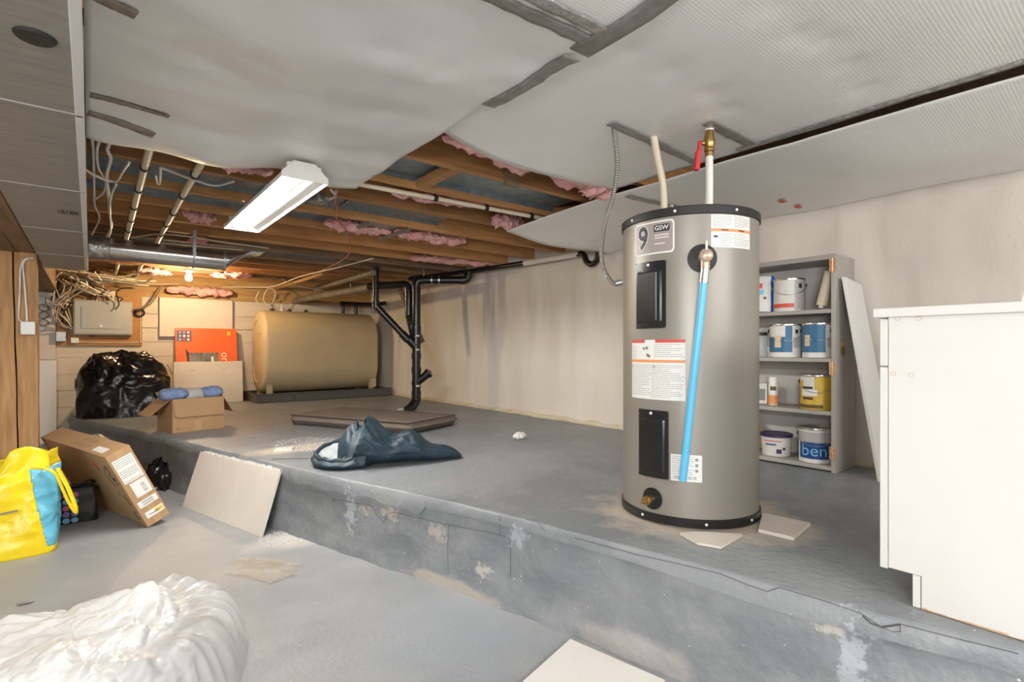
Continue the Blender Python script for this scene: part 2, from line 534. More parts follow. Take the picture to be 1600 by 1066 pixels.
g = G()
g.grid(lambda u, v: Vector((XL - .1 + u * (XR - XL + .3), YF - .1 + v * (YB - YF + .3), 0.0)), 40, 60)
g.box((XL - .1, YF - .1, -.12), (XR + .2, YB + .2, -.02))
fl = struct(g.build('floor', M['floor'], smooth=180), 'grey painted concrete lower floor with dusty worn patches')
p1 = A(300, 960, z=0)
stains(M['floor'], [(*A(460, 842, z=0).xy, .2, .12, (.66, .62, .56), .8, 0, 1), (*A(700, 980, z=0).xy, .35, .3, (.36, .40, .44), .6, 0, 1),
                    (*A(400, 890, z=0).xy, .16, .12, (.5, .43, .33), .35, 0, 1), (*A(180, 900, z=0).xy, .5, .45, (.36, .34, .315), .5, 0, 1)], .5)

# ledge: top slab with a slightly proud lip, rough face below
EDGE = [(2.25, -2.7), (1.76, -.45), (1.60, .19), (1.52, .48), (1.413, 1.08), (1.215, 1.92), (.966, 2.73), (.70, 3.72), (.444, 4.64), (.15, 5.65), (-.157, 6.62)]
edge = [Vector((p.x, p.y, 0)) for p in smoothpath([(x, y, 0) for x, y in EDGE], 22)]


def edge_x(y):
    for a, b in zip(edge, edge[1:]):
        if min(a.y, b.y) <= y <= max(a.y, b.y):
            return a.x + (b.x - a.x) * (y - a.y) / (b.y - a.y)
    return edge[-1].x


g = G()
NE = len(edge)
prof = []
for i, e in enumerate(edge):
    t = (edge[min(i + 1, NE - 1)] - edge[max(i - 1, 0)]).normalized()
    nrm = Vector((-t.y, t.x, 0))            # away from the slab, toward the lower floor
    if nrm.x > 0:
        nrm = -nrm
    lip = 0.05 + .022 * nz(e.x * 2, e.y * 2, 7.7) + (.06 if 2.1 < e.y < 3.1 else 0) * (.5 + .5 * nz(e.y * 6, 1.0, 2))
    row = []
    for j in range(26):
        s_ = j / 25
        x1 = e.x + (XR + .05 - e.x) * s_ ** 1.6
        row.append(Vector((x1, e.y, ZL + .004 * nz(x1 * 2, e.y * 2, 1) * (s_ > 0))))
    row = row[::-1]
    ed = e + Vector((0, 0, ZL))
    row.append(ed + nrm * .006 - Vector((0, 0, .006)))
    row.append(ed + nrm * (.013 + .004 * nz(e.x * 9, e.y * 9, 3)) - Vector((0, 0, lip * .55)))
    row.append(ed + nrm * (.013 + .004 * nz(e.x * 9, e.y * 9, 4)) - Vector((0, 0, lip)))
    row.append(ed + nrm * (.001) - Vector((0, 0, lip + .004)))
    for k in range(1, 15):
        z = (ZL - lip - .004) * (1 - k / 14)
        o_ = .011 * nz(e.x * 5, e.y * 5, z * 9) + .006 * nz(e.x * 17, e.y * 17, z * 23) + .02 * (1 - z / ZL) ** 5 * (1 + nz(e.y * 5, z, 2))
        row.append(Vector((e.x, e.y, z - (.02 if k == 14 else 0))) + nrm * o_)
    prof.append(row)
nr = len(prof[0])
vs = [p for row in prof for p in row]
fs = [(i * nr + j, i * nr + j + 1, (i + 1) * nr + j + 1, (i + 1) * nr + j) for i in range(NE - 1) for j in range(nr - 1)]
g.add(vs, fs)
e = edge[-1]                                       # left end of the ledge toward the back wall
g.slab([(e.x, e.y, -.02), (XR + .05, e.y, -.02), (XR + .05, YB + .1, -.02), (e.x + .02, YB + .1, -.02)], (0, 0, ZL + .02))
ledge = struct(g.build('floor_ledge', M['ledge'], smooth=50), 'raised blue-grey painted concrete ledge with chipped rough face')
HC = Vector((1.929, 1.234, ZL))                     # water heater axis
stains(M['ledge'], [(HC.x - .02, HC.y - .02, .345, .345, (.66, .56, .45), .85), (*A(1215, 832, z=ZL).xy, .2, .12, (.6, .52, .42), .55),
                    (*A(470, 700, z=ZL).xy, .33, .13, (.62, .52, .41), .8), (*A(700, 740, z=ZL).xy, .8, .35, (.36, .38, .40), .45),
                    (*A(400, 660, z=ZL).xy, .8, .6, (.33, .295, .26), .6), (*A(1150, 900, z=ZL).xy, .3, .35, (.37, .39, .4), .5),
                    (1.115, 2.30, .05, .07, (.58, .5, .42), .8, .25, .035), (1.06, 2.46, .05, .05, (.58, .5, .42), .7, .24, .03), (1.19, 2.0, .05, .06, (.56, .5, .44), .7, .22, .05),
                    (1.25, 1.75, .06, .05, (.60, .55, .5), .8, .12, .03), (1.02, 2.55, .06, .05, (.46, .5, .54), .8, .22, .11), (1.29, 1.58, .06, .05, (.46, .5, .54), .8, .29, .05),
                    (1.20, 1.95, .1, .35, (.52, .46, .39), .7, .01, .035), (1.52, .50, .05, .035, (.48, .51, .54), .8, .24, .12), (1.53, .56, .05, .04, (.6, .55, .5), .8, .30, .02),
                    (1.40, 1.1, .1, .2, (.5, .46, .43), .5, .03, .06)], .2)

def face_pt(px, py, out=.0):
    """the spot of the ledge face seen at a pixel"""
    u = (px - CX) / FPX
    r = FW + u * RT
    lo, hi = .4, 8.0
    for _ in range(50):
        m_ = (lo + hi) / 2
        if r.x * m_ < edge_x(r.y * m_):
            lo = m_
        else:
            hi = m_
    return Vector((r.x * lo, r.y * lo, CAMZ + (HY - py) / FPX * lo)) - Vector((.96, .28, 0)) * out


M['crack'] = mat('dark_crack', (0.10, 0.10, 0.10), 0.9)
for pts, r_ in (([(480, 764), (511, 771), (522, 779), (584, 790), (592, 805), (602, 816), (607, 802), (620, 800), (650, 807), (707, 820), (760, 830), (798, 839), (800, 863), (800, 902)], .0016),
                ([(704, 820), (702, 858), (703, 896)], .0012), ([(784, 807), (784, 834)], .0012), ([(843, 815), (855, 830), (865, 836)], .0014),
                ([(900, 839), (994, 864), (1125, 894), (1170, 912), (1200, 922), (1219, 916), (1290, 937), (1346, 956), (1376, 976), (1406, 972), (1500, 996), (1590, 1018)], .0014),
                ([(1348, 959), (1361, 971), (1378, 977), (1405, 973)], .0035), ([(1406, 972), (1407, 984), (1394, 984), (1380, 978)], .0014), ([(521, 777), (525, 783)], .006)):
    G().tube([face_pt(x, y, .0115) for x, y in pts], r_ * .7, 5).build('crack', M['crack'], ledge)

# walls
g = G()
def fw(u, v):
    y = YF + u * (YB + .1 - YF)
    z = v * 2.15
    w = .02 * nz(y * 1.3, z * .7, 4) + .016 * nz(y * 5, z * 1.0, 9) + .012 * abs(nz(y * 9, z * 1.3, 6)) + .007 * nz(y * 20, z * 4, 2)
    w += .05 * max(0, 1 - abs(z - ZL) / .12) * (.5 + .5 * nz(y * 4, 1, 1)) * .5
    return Vector((XR - w, y, z))
g.grid(fw, 260, 60)
g.box((XR + .06, YF - .1, 0), (XR + .16, YB + .2, 2.15))
wr = struct(g.build('wall_right', M['foam'], smooth=180), 'cream sprayed foam wall with soft vertical ripples')
g = G()
def bead(i):
    y = 1.0 + i * .05
    return Vector((XR - .035 - .02 * nz(y * 3, 2, 5), y, ZL + .012 + .012 * nz(y * 6, 3, 1)))
g.tube([bead(i) for i in range(118)], [.022 + .012 * nz(i * .4, 7, 3) for i in range(118)], 8)
tag(g.build('foam_bead', M['foam_bead'], wr, smooth=180), 'lumpy yellowish foam bead along the foot of the wall')

g = G()
zs = [0, .37, .56, .74, .93, 1.11, 1.28, 1.45, 1.66]
random.seed(4)
for a, b in zip(zs, zs[1:]):
    o_ = random.uniform(0, .014)
    g.grid(lambda u, v: Vector((XL + u * (XR + .1 - XL), YB - o_ - .004 * nz(u * 30, v * 3 + a * 9, 3) - (.006 if v in (0, 1) else 0) * 0, a + .006 + v * (b - a - .010))), 60, 4)
g.box((XL - .1, YB + .003, 0), (XR + .2, YB + .15, 1.66))
wb = struct(g.build('wall_back', M['backwall'], smooth=40), 'whitewashed board-formed concrete wall at the far end')
g = G().box((XL - .1, YB - .02, 1.66), (XR + .2, YB + .15, 1.70))
g.build('sill_plate', M['sill'], wb)
g = G().box((XL - .1, YB + .03, 1.70), (XR + .2, YB + .15, 2.12))
g.build('rim_board', M['sill'], wb)
struct(G().box((XL - .12, YF - .1, 0), (XL, YB + .2, 2.15)).build('wall_left', M['wall']), 'plain pale side wall')
struct(G().box((XL - .12, YF - .12, 0), (XR + .2, YF, 2.15)).build('wall_front', M['wall']), 'plain pale wall behind the viewer')

# ceiling: subfloor, joists, steel panning between joists, braces
g = G().box((XL - .1, YF - .1, 2.115), (XR + .2, YB + .2, 2.18))
cl = struct(g.build('ceiling', M['subfloor']), 'bare floor boards above exposed wooden joists')
random.seed(11)
JY = [1.77, 2.18, 2.59, 3.0, 3.46, 3.88, 4.29, 4.69, 5.09, 5.5, 5.9, 6.3, 6.7, 7.1, 7.5]
for k, y in enumerate(JY):
    m_ = M['greyjoist'] if y in (5.5, 5.09, 7.1) else M['joist']
    o = G().box((-.245, y - .02, ZJ + .002 * (k % 3)), (XR + .02, y + .02, 2.114)).build('joist', m_, cl)
for (j, x0, x1, z, m_) in ((3, -.2, 1.28, 1.985, 'galv'), (4, -.2, 1.08, 1.985, 'galv'), (1, 1.0, 2.42, 1.975, 'galvold'),
                           (3, 1.30, 2.05, 1.99, 'galv'), (4, 1.10, 1.6, 1.99, 'galv'), (8, .3, 2.1, 1.985, 'galv')):
    y0, y1 = JY[j] + .021, JY[j + 1] - .021
    g = G().box((x0, y0, z), (x1, y1, z + .004))
    g.box((x0, y1 - .004, z - .03), (x1, y1, z))
    g.build('steel_panning', M[m_], cl)
# boot of a floor register in one bay
bx = A(622, 343, z=1.92)
by0, by1 = JY[4] + .021, JY[5] - .021
g = G()
g.slab([(bx.x - .14, by0, 1.925), (bx.x + .14, by0, 1.925), (bx.x + .14, by1, 1.925), (bx.x - .14, by1, 1.925)], (0, 0, .02))
g.slab([(bx.x - .14, by0, 1.945), (bx.x - .14, by1, 1.945), (bx.x - .3, by1, 2.02), (bx.x - .3, by0, 2.02)], (0, 0, .06))
boot = g.build('register_boot', M['galv'], cl, bevel=.004)
for sx in (-.15, .15):
    G().box((bx.x + sx - .012, by0 - .06, 1.892), (bx.x + sx + .012, by1 + .06, 1.908)).build('boot_rail', M['galv'], cl)
G().box((-.03, -.02, -.19), (.03, .02, .19), Matrix.Translation((1.42, 2.385, 1.935)) @ Matrix.Rotation(pi / 2, 4, 'X')).build('brace', M['joist'], cl)
G().box((-.04, -.018, -.12), (.04, .018, .12), Matrix.Translation((1.72, 2.13, 2.0)) @ Matrix.Rotation(.1, 4, 'X')).build('brace', M['greyjoist'], cl)

# beam and post on the left
g = G()
for k, (x0, x1) in enumerate(((-.36, -.275), (-.45, -.363), (-.54, -.453))):
    g.box((x0, YF, 1.645 + .002 * k), (x1, YB, 1.905))
struct(g.build('trim_1', M['beam'], bevel=.004), 'dark built-up wooden beam running along the sheet metal duct')
post = thing('support_post', 'rough split timber post standing under the beam at far left', 'post', (-.4, 4.62, 0))
g = G()
def timber(x0t, x0b, x1t, x1b, y0, y1):
    def f(u, v):
        z = v * 1.644
        k = u * 4
        x0, x1 = x0b + (x0t - x0b) * v, x1b + (x1t - x1b) * v
        c = [(x0, y0), (x1, y0), (x1, y1), (x0, y1)]
        i = int(k) % 4
        t = k - int(k)
        a, b = c[i], c[(i + 1) % 4]
        x, y = a[0] + (b[0] - a[0]) * t, a[1] + (b[1] - a[1]) * t
        return Vector((x + .004 * nz(x * 9, z * 4, y * 9), y + .005 * nz(x * 20, z * 5, 3), z))
    q = G()
    q.grid(f, 24, 24, wrap=True)
    return q
timber(-.376, -.345, -.268, -.258, 4.56, 4.70).build('timber', M['timber'], post, smooth=40)
timber(-.56, -.56, -.384, -.353, 4.555, 4.70).build('timber', M['timber'], post, smooth=40)

# ---------------------------------------------------------------- reflective insulation sheets under the joists
def sheet_mesh(name, x0, x1, y0, yend, zfn, label, nx=56, ny=120):
    g = G()
    def f(u, v):
        x = x0(v) + u * (x1(v) - x0(v))
        y = y0 + v * (yend(u) - y0)
        return Vector((x, y, zfn(x, y, u, v)))
    g.grid(f, nx, ny)
    c = f(.5, .8)
    return tag(g.build(name, M['sheet'], None, origin=c, smooth=180, solid=.005), label, 'insulation', 'reflective insulation sheets under the joists')


DENT = [A(px, py, z=1.89) for px, py in ((605, 50), (690, 88), (478, 125), (590, 162), (585, 228), (775, 125), (1045, 108), (1105, 142), (1140, 167), (1292, 60), (1327, 98), (1355, 136), (1215, 5), (1250, 50),
                                         (985, 78), (860, 128), (330, 78), (420, 75))]


def dents(x, y):
    s_ = 0
    for p in DENT:
        d2 = (x - p.x) ** 2 + (y - p.y) ** 2
        if d2 < .03:
            s_ += .014 * math.exp(-d2 / .0016)
    return s_


def z1(x, y, u, v):
    s_ = .022 * sin(pi * u) * (.6 + .4 * sin(y * 5.2)) + .012 * (1 + nz(x * 2.5, y * 3.5, 1)) + .01 * (1 + nz(x * 6, y * 6, 5)) * .5
    s_ += .007 * (1 + sin(y * 13 + x * 2.2 + 2 * nz(x, y, 4))) * (.4 + .6 * sin(pi * u)) + .008 * (1 + nz(x * 3, y * 9, 12))
    tail = max(0, (y - 2.05) / .55)
    s_ += .03 * tail ** 2 * (.7 + .6 * nz(x * 3, 1, 8))
    s_ *= 1 - .75 * math.exp(-((x - .735) / .17) ** 2 - (max(0, 2.75 - y) / .45) ** 2)
    return 1.898 - s_ + dents(x, y) * .7


def end1(u):
    return 2.60 + .05 * nz(u * 3.0, 2, 2) + .03 * sin(u * 9)


def z2(x, y, u, v):
    s_ = .012 * sin(pi * u) + .008 * (1 + nz(x * 2.5, y * 3, 3)) + .03 * max(0, (y - 1.35) / .45) ** 2 * sin(pi * min(1, u * 1.1))
    return 1.902 - s_ + dents(x, y) * .6


def z3(x, y, u, v):
    s_ = .02 + .012 * (1 + nz(x * 2.2, y * 2.2, 6)) + .035 * sin(pi * u) * (.5 + .5 * sin(y * 2 + 1)) + .05 * max(0, (y - 2.0)) ** 2
    return 1.90 - s_ + dents(x, y) * .5


sh1 = sheet_mesh('insulation_sheet', lambda v: -.012, lambda v: 1.068, YF + .1, end1, z1,
                 'wide sagging silver-white insulation sheet beside the metal duct', 60, 150)
sh2 = sheet_mesh('insulation_sheet', lambda v: 1.072, lambda v: 2.208 + .004 * sin(v * 27), YF + .1, lambda u: 1.79 + .09 * u + .02 * sin(u * 7), z2,
                 'silver-white insulation sheet above the water heater, between the taped seam and the torn gap')
sh3 = sheet_mesh('insulation_sheet', lambda v: 2.222 + .004 * sin(v * 23) + .006 * abs(nz(v * 30, 4, 1)), lambda v: XR - .03, YF + .1, lambda u: 2.82 + .10 * u + .03 * sin(u * 6), z3,
                 'greyer insulation sheet drooping against the cream foam wall')


def strip(name, m_, parent, p, q, w, zf, over=.004):
    """tape or slat lying under a sheet from p to q"""
    p, q = Vector((p[0], p[1], 0)), Vector((q[0], q[1], 0))
    t = (q - p).normalized()
    n_ = Vector((-t.y, t.x, 0))
    def f(u, v):
        c = p + (q - p) * u
        ww = w * (1 + .25 * nz(u * 9, 3, p.x * 7))
        r = c + n_ * (v - .5) * ww
        return Vector((r.x, r.y, zf(r.x, r.y) - over - .003 * abs(nz(r.x * 30, r.y * 30, 1))))
    g = G()
    g.grid(f, 24, 3)
    return g.build(name, M[m_], parent, smooth=180, solid=.002)


zz1 = lambda x, y: z1(x, y, (x + .012) / 1.08, 0) - .003
zz2 = lambda x, y: z2(x, y, (x - 1.072) / 1.12, 0) - .003
zz3 = lambda x, y: z3(x, y, (x - 2.22) / 1.15, 0) - .003
zmin = lambda x, y: min(zz1(x, y), zz2(x, y))
tag(strip('tape', 'tape', sh2, (1.075, 1.47), (1.075, 1.06), .05, zmin), 'dark weathered foil tape')
tag(strip('tape', 'tape', sh2, (1.07, 1.03), (1.075, -1.6), .07, zmin), 'dark weathered foil tape')
strip('tape', 'tape', sh1, (.55, .985), (1.06, .975), .045, zz1)
strip('tape', 'foil', sh1, (.55, .915), (1.05, .92), .04, zz1)
strip('tape', 'tape', sh2, (1.80, 1.07), (2.19, 1.08), .05, zz2)
strip('tape', 'tape', sh2, (1.52, 1.30), (2.16, 1.345), .045, zz2)
strip('tape', 'tape', sh3, (2.28, 1.83), (2.75, 1.80), .05, zz3)
strip('tape', 'foil', sh2, (2.165, 1.15), (2.185, -.5), .035, zz2)
for (p, q) in (((.0, 2.215), (.22, 2.23)), ((-.005, 2.37), (.19, 2.42)), ((-.005, 1.58), (.09, 1.6))):
    tag(strip('wood_strip', 'strap', sh1, p, q, .04, zz1), 'weathered brown wood strip')
for px, py in ((1222, 313), (1247, 322)):
    p = A(px, py, z=1.86)
    strip('patch', 'redprint', sh3, (p.x - .03, p.y), (p.x + .03, p.y), .03, zz3, .006)


# ---------------------------------------------------------------- pink fibreglass tufts
def batt(label, p, q, w, h, seed):
    p, q = Vector(p), Vector(q)
    t = (q - p).normalized()
    n_ = Vector((-t.y, t.x, 0))
    random.seed(seed)
    def f(u, v):
        a = 2 * pi * u
        e_ = (max(0.0, sin(pi * min(max(v, .0), 1)))) ** .3
        c = p + (q - p) * v
        k = max(.15, 1 + .9 * nz(v * 8 + seed, cos(a) * 1.2, sin(a) * 1.2) + .55 * nz(v * 19, cos(a) * 2.5, sin(a) * 2.5 + seed) + .3 * nz(v * 45, cos(a) * 5, sin(a) * 5 + seed))
        c = c + n_ * w * .5 * nz(v * 6, seed, 3) + Vector((0, 0, h * .4 * nz(v * 7, 5, seed)))
        return c + (n_ * cos(a) * w + Vector((0, 0, 1)) * sin(a) * h) * e_ * k
    g = G()
    g.grid(f, 22, 64, wrap=True)
    return tag(g.build('fibreglass_batt', M['pink'], None, origin=(p + q) / 2, smooth=180), label, 'insulation', 'pink fibreglass tufts between the joists')


batt('long pink fibreglass strip over the edge of the sheet by the wide joist opening', A(690, 212, z=1.93), A(940, 290, z=1.93), .05, .04, 1)
batt('bulging pink fibreglass tuft at the right end of the joist opening', A(905, 280, z=1.925), A(948, 300, z=1.925), .07, .045, 2)
batt('pink fibreglass hanging over the edge just left of the tube light', A(285, 238, z=1.945), A(428, 268, z=1.945), .03, .035, 3)
batt('pink fibreglass sagging between joists left of the tube light', A(285, 332, z=1.91), A(338, 343, z=1.91), .05, .035, 4)
batt('long pink fibreglass strip sagging right of the red wire', A(505, 348, z=1.92), A(612, 362, z=1.92), .05, .035, 5)
batt('pink fibreglass lump below the register boot', A(615, 362, z=1.92), A(728, 378, z=1.92), .05, .04, 6)
batt('pink fibreglass strip near the foam wall under the joists', A(640, 402, z=1.93), A(790, 412, z=1.93), .05, .035, 7)
batt('thin pink fibreglass strip beside the cream pipe', A(610, 300, z=1.93), A(760, 322, z=1.93), .03, .025, 8)
batt('pink fibreglass tuft where the sheet meets the joists by the wall', A(770, 340, z=1.93), A(815, 352, z=1.93), .06, .045, 9)
batt('ragged pink fibreglass left of the bare bulb behind the round duct', A(222, 421, z=1.89), A(262, 428, z=1.89), .09, .03, 10)
batt('ragged pink fibreglass right of the bare bulb behind the round duct', A(330, 430, z=1.89), A(392, 430, z=1.89), .09, .03, 11)
batt('flat pink fibreglass tucked above the cream wall panel', Vector((.72, 7.6, 1.75)), Vector((1.45, 7.6, 1.75)), .05, .05, 12)
batt('small pink fibreglass tuft hanging in front of the tube light end', A(298, 372, z=1.90), A(318, 377, z=1.90), .05, .03, 13)

# ---------------------------------------------------------------- trunk duct
dx0, dx1, dz0, dz1, dy1 = -.266, -.018, 1.63, 1.89, 5.2
dt = thing('trunk_duct', 'long dull rectangular sheet metal trunk duct along the beam', 'duct', (-.14, 2.5, dz0))
G().box((dx0, YF + .05, dz0), (dx1, dy1, dz1)).build('body', M['ductmetal'], dt, bevel=.004)
for y in (.9, 1.75, 2.6, 3.5, 4.42):
    g = G().box((dx0 + .004, y - .006, dz0 - .003), (dx1 + .005, y + .006, dz0 + .002))
    g.box((dx1 - .002, y - .012, dz0), (dx1 + .006, y + .012, dz1 - .03))
    g.build('seam_cleat', M['ductmetal'], dt, bevel=.002)
tag(G().box((dx1 - .012, YF + .05, dz0 - .003), (dx1 + .007, dy1, dz0 + .018)).build('edge_flange', M['flange'], dt, bevel=.002), 'bright folded steel flange')
q = A(55, 57, z=dz0)
g = G().lathe([(.022, -.004), (.03, -.004), (.033, 0), (.02, 0)], (q.x, q.y, dz0 - .001), 20)
g.build('port_ring', M['black'], dt)
random.seed(3)
q = A(108, 333, z=dz0)
g = G()
x = -.036
while x < .036:
    w = random.choice((.002, .003, .005))
    g.box((q.x + x, q.y - .05, dz0 - .002), (q.x + x + w, q.y + .02, dz0 - .0005))
    x += w + random.choice((.002, .003, .008))
g.build('barcode', M['dark_ink'], dt)

# round branch duct
rd = thing('round_duct', 'shiny round branch duct ending in a flattened wedge', 'duct', (0.0, 4.52, 1.64))
ry, rz, rr = 4.52, 1.712, .075
G().tube([(dx1 + .002, ry, rz), (.08, ry, rz), (.10, ry, rz), (.80, ry + .05, rz)], [rr * .96, rr * .97, rr, rr], 28).build('pipe', M['shiny'], rd, smooth=40)
def crumple(u, v):
    a = 2 * pi * u
    r_ = rr * 1.04 + .006 * nz(cos(a) * 3, sin(a) * 3, v * 5) + .004 * nz(cos(a) * 9, sin(a) * 9, v * 12)
    return Vector((dx1 + .002 + .12 * v, ry + r_ * cos(a), rz + r_ * sin(a)))
g = G(); g.grid(crumple, 40, 12, wrap=True)
tag(g.build('foil_wrap', M['foil'], rd, smooth=180, solid=.002), 'crumpled foil tape wrap')
g = G()
def wedge(u, v):
    a = 2 * pi * u
    k = v
    return Vector((.80 + .28 * k + (.0 if sin(a) > 0 else -.10 * k), ry + .05 + (rr + .06 * k) * cos(a), rz + rr * sin(a) * (1 - .9 * k) + k * (.075)))
g.grid(wedge, 28, 8, wrap=True)
n0 = len(g.v) - 28
g.f.append(tuple(range(n0, n0 + 28))); g.m.append(0)
g.build('wedge_end', M['shiny'], rd, smooth=40)
G().tube([(.795, ry + .05, rz), (.815, ry + .05, rz)], rr + .004, 28).build('collar', M['galv'], rd, smooth=40)
g = G().tube([(.60 + 0 * k, ry + .035 + (rr + .003) * cos(a_), rz + (rr + .003) * sin(a_)) for k, a_ in enumerate([radians(w) for w in range(0, 361, 15)])], .006, 6)
g.box((.59, ry + .035 - rr - .006, rz), (.61, ry + .035 - rr - .002, 1.905))
g.build('hanger_strap', M['galv'], rd)

# ---------------------------------------------------------------- pipes and cables under the joists
def pipe_run(name, label, cat, pts, r, m_, clips=None, n=10, k=6, group=None):
    pts = [Vector(p) for p in pts]
    path = smoothpath(pts, k) if k else pts
    if not clips:
        g = G().tube(path, r, n)
        return tag(g.build(name, M[m_], None, origin=pts[0], smooth=60), label, cat, group)
    t = thing(name, label, cat, pts[0], group=group)
    G().tube(path, r, n).build('pipe', M[m_], t, smooth=60)
    for c in clips:
        c = Vector(c)
        i = min(range(len(path)), key=lambda i: (path[i] - c).length)
        i = min(max(i, 1), len(path) - 2)
        dr = (path[i + 1] - path[i - 1]).normalized()
        p0 = path[i]
        g = G().tube([p0 - dr * .012, p0 + dr * .012], r + .005, 12)
        g.box((p0.x - .004, p0.y - .008, p0.z + r), (p0.x + .004, p0.y + .008, p0.z + r + .02))
        g.build('clip', M['black'], t, smooth=40)
    return t


zp = 1.885
for px, lab in (((235, 228, 195, 382), 'cream water pipe with black clips nearer the trunk duct'), ((322, 242, 240, 388), 'cream water pipe with black clips nearer the tube light')):
    a, b = A(px[0], px[1], z=zp), A(px[2], px[3], z=zp)
    pts = [a + (b - a) * (i / 8) + Vector((0, 0, .008 * nz(i * .8, px[0], 1))) for i in range(9)]
    cl_ = [a + (b - a) * ((y - a.y) / (b.y - a.y)) for y in JY if a.y + .05 < y < b.y - .02]
    pipe_run('water_pipe', lab, 'pipe', pts, .0165, 'pipe_cream', cl_)
for px, lab in (((185, 412, 180, 428), 'short cream pipe end behind the round duct, left one'), ((222, 412, 212, 434), 'short cream pipe end behind the round duct, right one')):
    a, b = A(px[0], px[1], z=zp), A(px[2], px[3], z=zp)
    pipe_run('water_pipe', lab, 'pipe', [a, (a + b) / 2, b], .0165, 'pipe_cream', [(a + b) / 2])
a, b = A(556, 287, z=1.893), A(872, 346, z=1.893)
pipe_run('water_pipe', 'slim cream pipe clipped along a joist in the wide opening', 'pipe', [a, (a + b) / 2, b], .0125, 'pipe_cream', [a + (b - a) * t for t in (.32, .62, .85)])

CB = [('white cable hanging straight down beside the trunk duct', [(143, 207), (146, 240), (147, 290), (148, 320), (155, 342), (141, 372)], 1.87),
      ('white cable kinked twice beside the trunk duct', [(162, 206), (152, 232), (154, 262), (165, 282), (162, 300), (148, 312)], 1.865),
      ('thick white cable dropping to the round duct', [(181, 206), (168, 232), (173, 248), (167, 275), (170, 310), (172, 340), (174, 355), (162, 378)], 1.86),
      ('white cable crossing diagonally over the hanging ones', [(129, 262), (150, 275), (180, 284), (192, 268), (202, 254)], 1.855),
      ('white cable rising from the crossing beside the clipped pipe', [(182, 288), (174, 305), (171, 330), (173, 360), (166, 380)], 1.85),
      ('small white cable loop poking out below the first joist', [(244, 275), (246, 286), (250, 286), (251, 262)], 1.88),
      ('white cable running from the clipped pipe toward the tube light', [(252, 262), (300, 280), (335, 290), (365, 284)], 1.885),
      ('white cable stub under the sheet edge', [(330, 215), (335, 224), (344, 222), (345, 228), (352, 222)], 1.885),
      ('cream cable strung along the joists above the round duct', [(205, 372), (245, 366), (290, 369), (345, 378), (420, 388)], 1.875),
      ('second cream cable strung above the round duct', [(200, 382), (250, 380), (300, 384), (380, 391)], 1.88),
      ('slack cream cable drooping from the bulb toward the stack', [(215, 441), (300, 447), (400, 449), (430, 447), (470, 432), (520, 420), (583, 404)], 1.84),
      ('thin cream cable across the far joists', [(440, 436), (480, 450), (560, 462)], 1.80)]
for i, (lab, pp, z) in enumerate(CB):
    cpt = [A(x, y, z=z) for x, y in pp]
    if i < 3:
        cpt = [cpt[0] + Vector((0, -.07, .035))] + cpt
    pipe_run('electrical_cable', lab, 'cable', cpt, .0055 if i != 2 else .0075, 'wcable' if i < 8 else 'cable', None, 6, 5, 'loose cables under the joists')
pipe_run('electrical_wire', 'thin red wire dangling between the tube light and the far joists', 'wire', [A(x, y, z=z) for x, y, z in
         ((526, 288, 1.885), (527, 300, 1.88), (524, 316, 1.875), (528, 330, 1.88), (526, 342, 1.885), (540, 358, 1.88), (545, 372, 1.885), (545, 398, 1.875), (520, 415, 1.86), (490, 428, 1.85))], .004, 'redwire', None, 6, 5)
a = A(430, 452, z=1.86); b = A(505, 428, z=1.86)
tag(G().tube([a, b], [.02, .02], 5).build('wood_stick', M['sill'], None, origin=a), 'bare wood stick lodged across the far joists', 'stick')

# round ceiling box with two cables
c = A(497, 316, z=1.86)
jb = thing('junction_box', 'round grey ceiling junction box right of the tube light', 'junction box', c)
G().lathe([(.0, -.004), (.052, -.004), (.052, .004), (.038, .008), (.038, .046), (0, .046)], c, 20).build('box', M['galv'], jb, smooth=30)
for s_ in (-1, 1):
    G().tube(smoothpath([c + Vector((.02, .01 * s_, .045)), c + Vector((.06, .0 - .02 * s_, .03)), c + Vector((.07, -.08, .03)), c + Vector((.03 + .015 * s_, -.16, .035))], 5), .007, 6).build('cable', M['wcable'], jb, smooth=60)

# ---------------------------------------------------------------- fluorescent fixture
tl = thing('tube_light', 'white fluorescent tube light fixed under the joists, one tube lit', 'lamp', (.735, 2.95, 1.905))
x0, x1, y0, y1, zb, zt = .635, .835, 2.36, 3.60, 1.77, 1.848
xm = (x0 + x1) / 2
g = G().box((xm - .045, y0, zb + .05), (xm + .045, y1, zt))
g.build('ballast_channel', M['white'], tl, bevel=.004)
for y in (3.0, 3.46):
    G().box((xm - .012, y - .01, zt), (xm + .012, y + .01, ZJ)).build('mount', M['galv'], tl)
g = G()
for a, b in (((x0, zb + .012), (xm - .045, zb + .075)), ((xm + .045, zb + .075), (x1, zb + .012))):
    g.slab([(a[0], y0, a[1]), (b[0], y0, b[1]), (b[0], y1, b[1]), (a[0], y1, a[1])], (0, 0, .003))
g.slab([(x0, y0, zb + .012), (x0, y1, zb + .012), (x0, y1, zb - .004), (x0, y0, zb - .004)], (.003, 0, 0))
g.slab([(x1, y0, zb + .012), (x1, y1, zb + .012), (x1, y1, zb - .004), (x1, y0, zb - .004)], (-.003, 0, 0))
g.build('reflector', M['white'], tl)
for y in (y0 - .004, y1):
    G().slab([(x0, y, zb - .004), (x1, y, zb - .004), (x1, y, zb + .02), (xm + .05, y, zt - .01), (xm - .05, y, zt - .01), (x0, y, zb + .02)], (0, .004, 0)).build('end_plate', M['white'], tl)
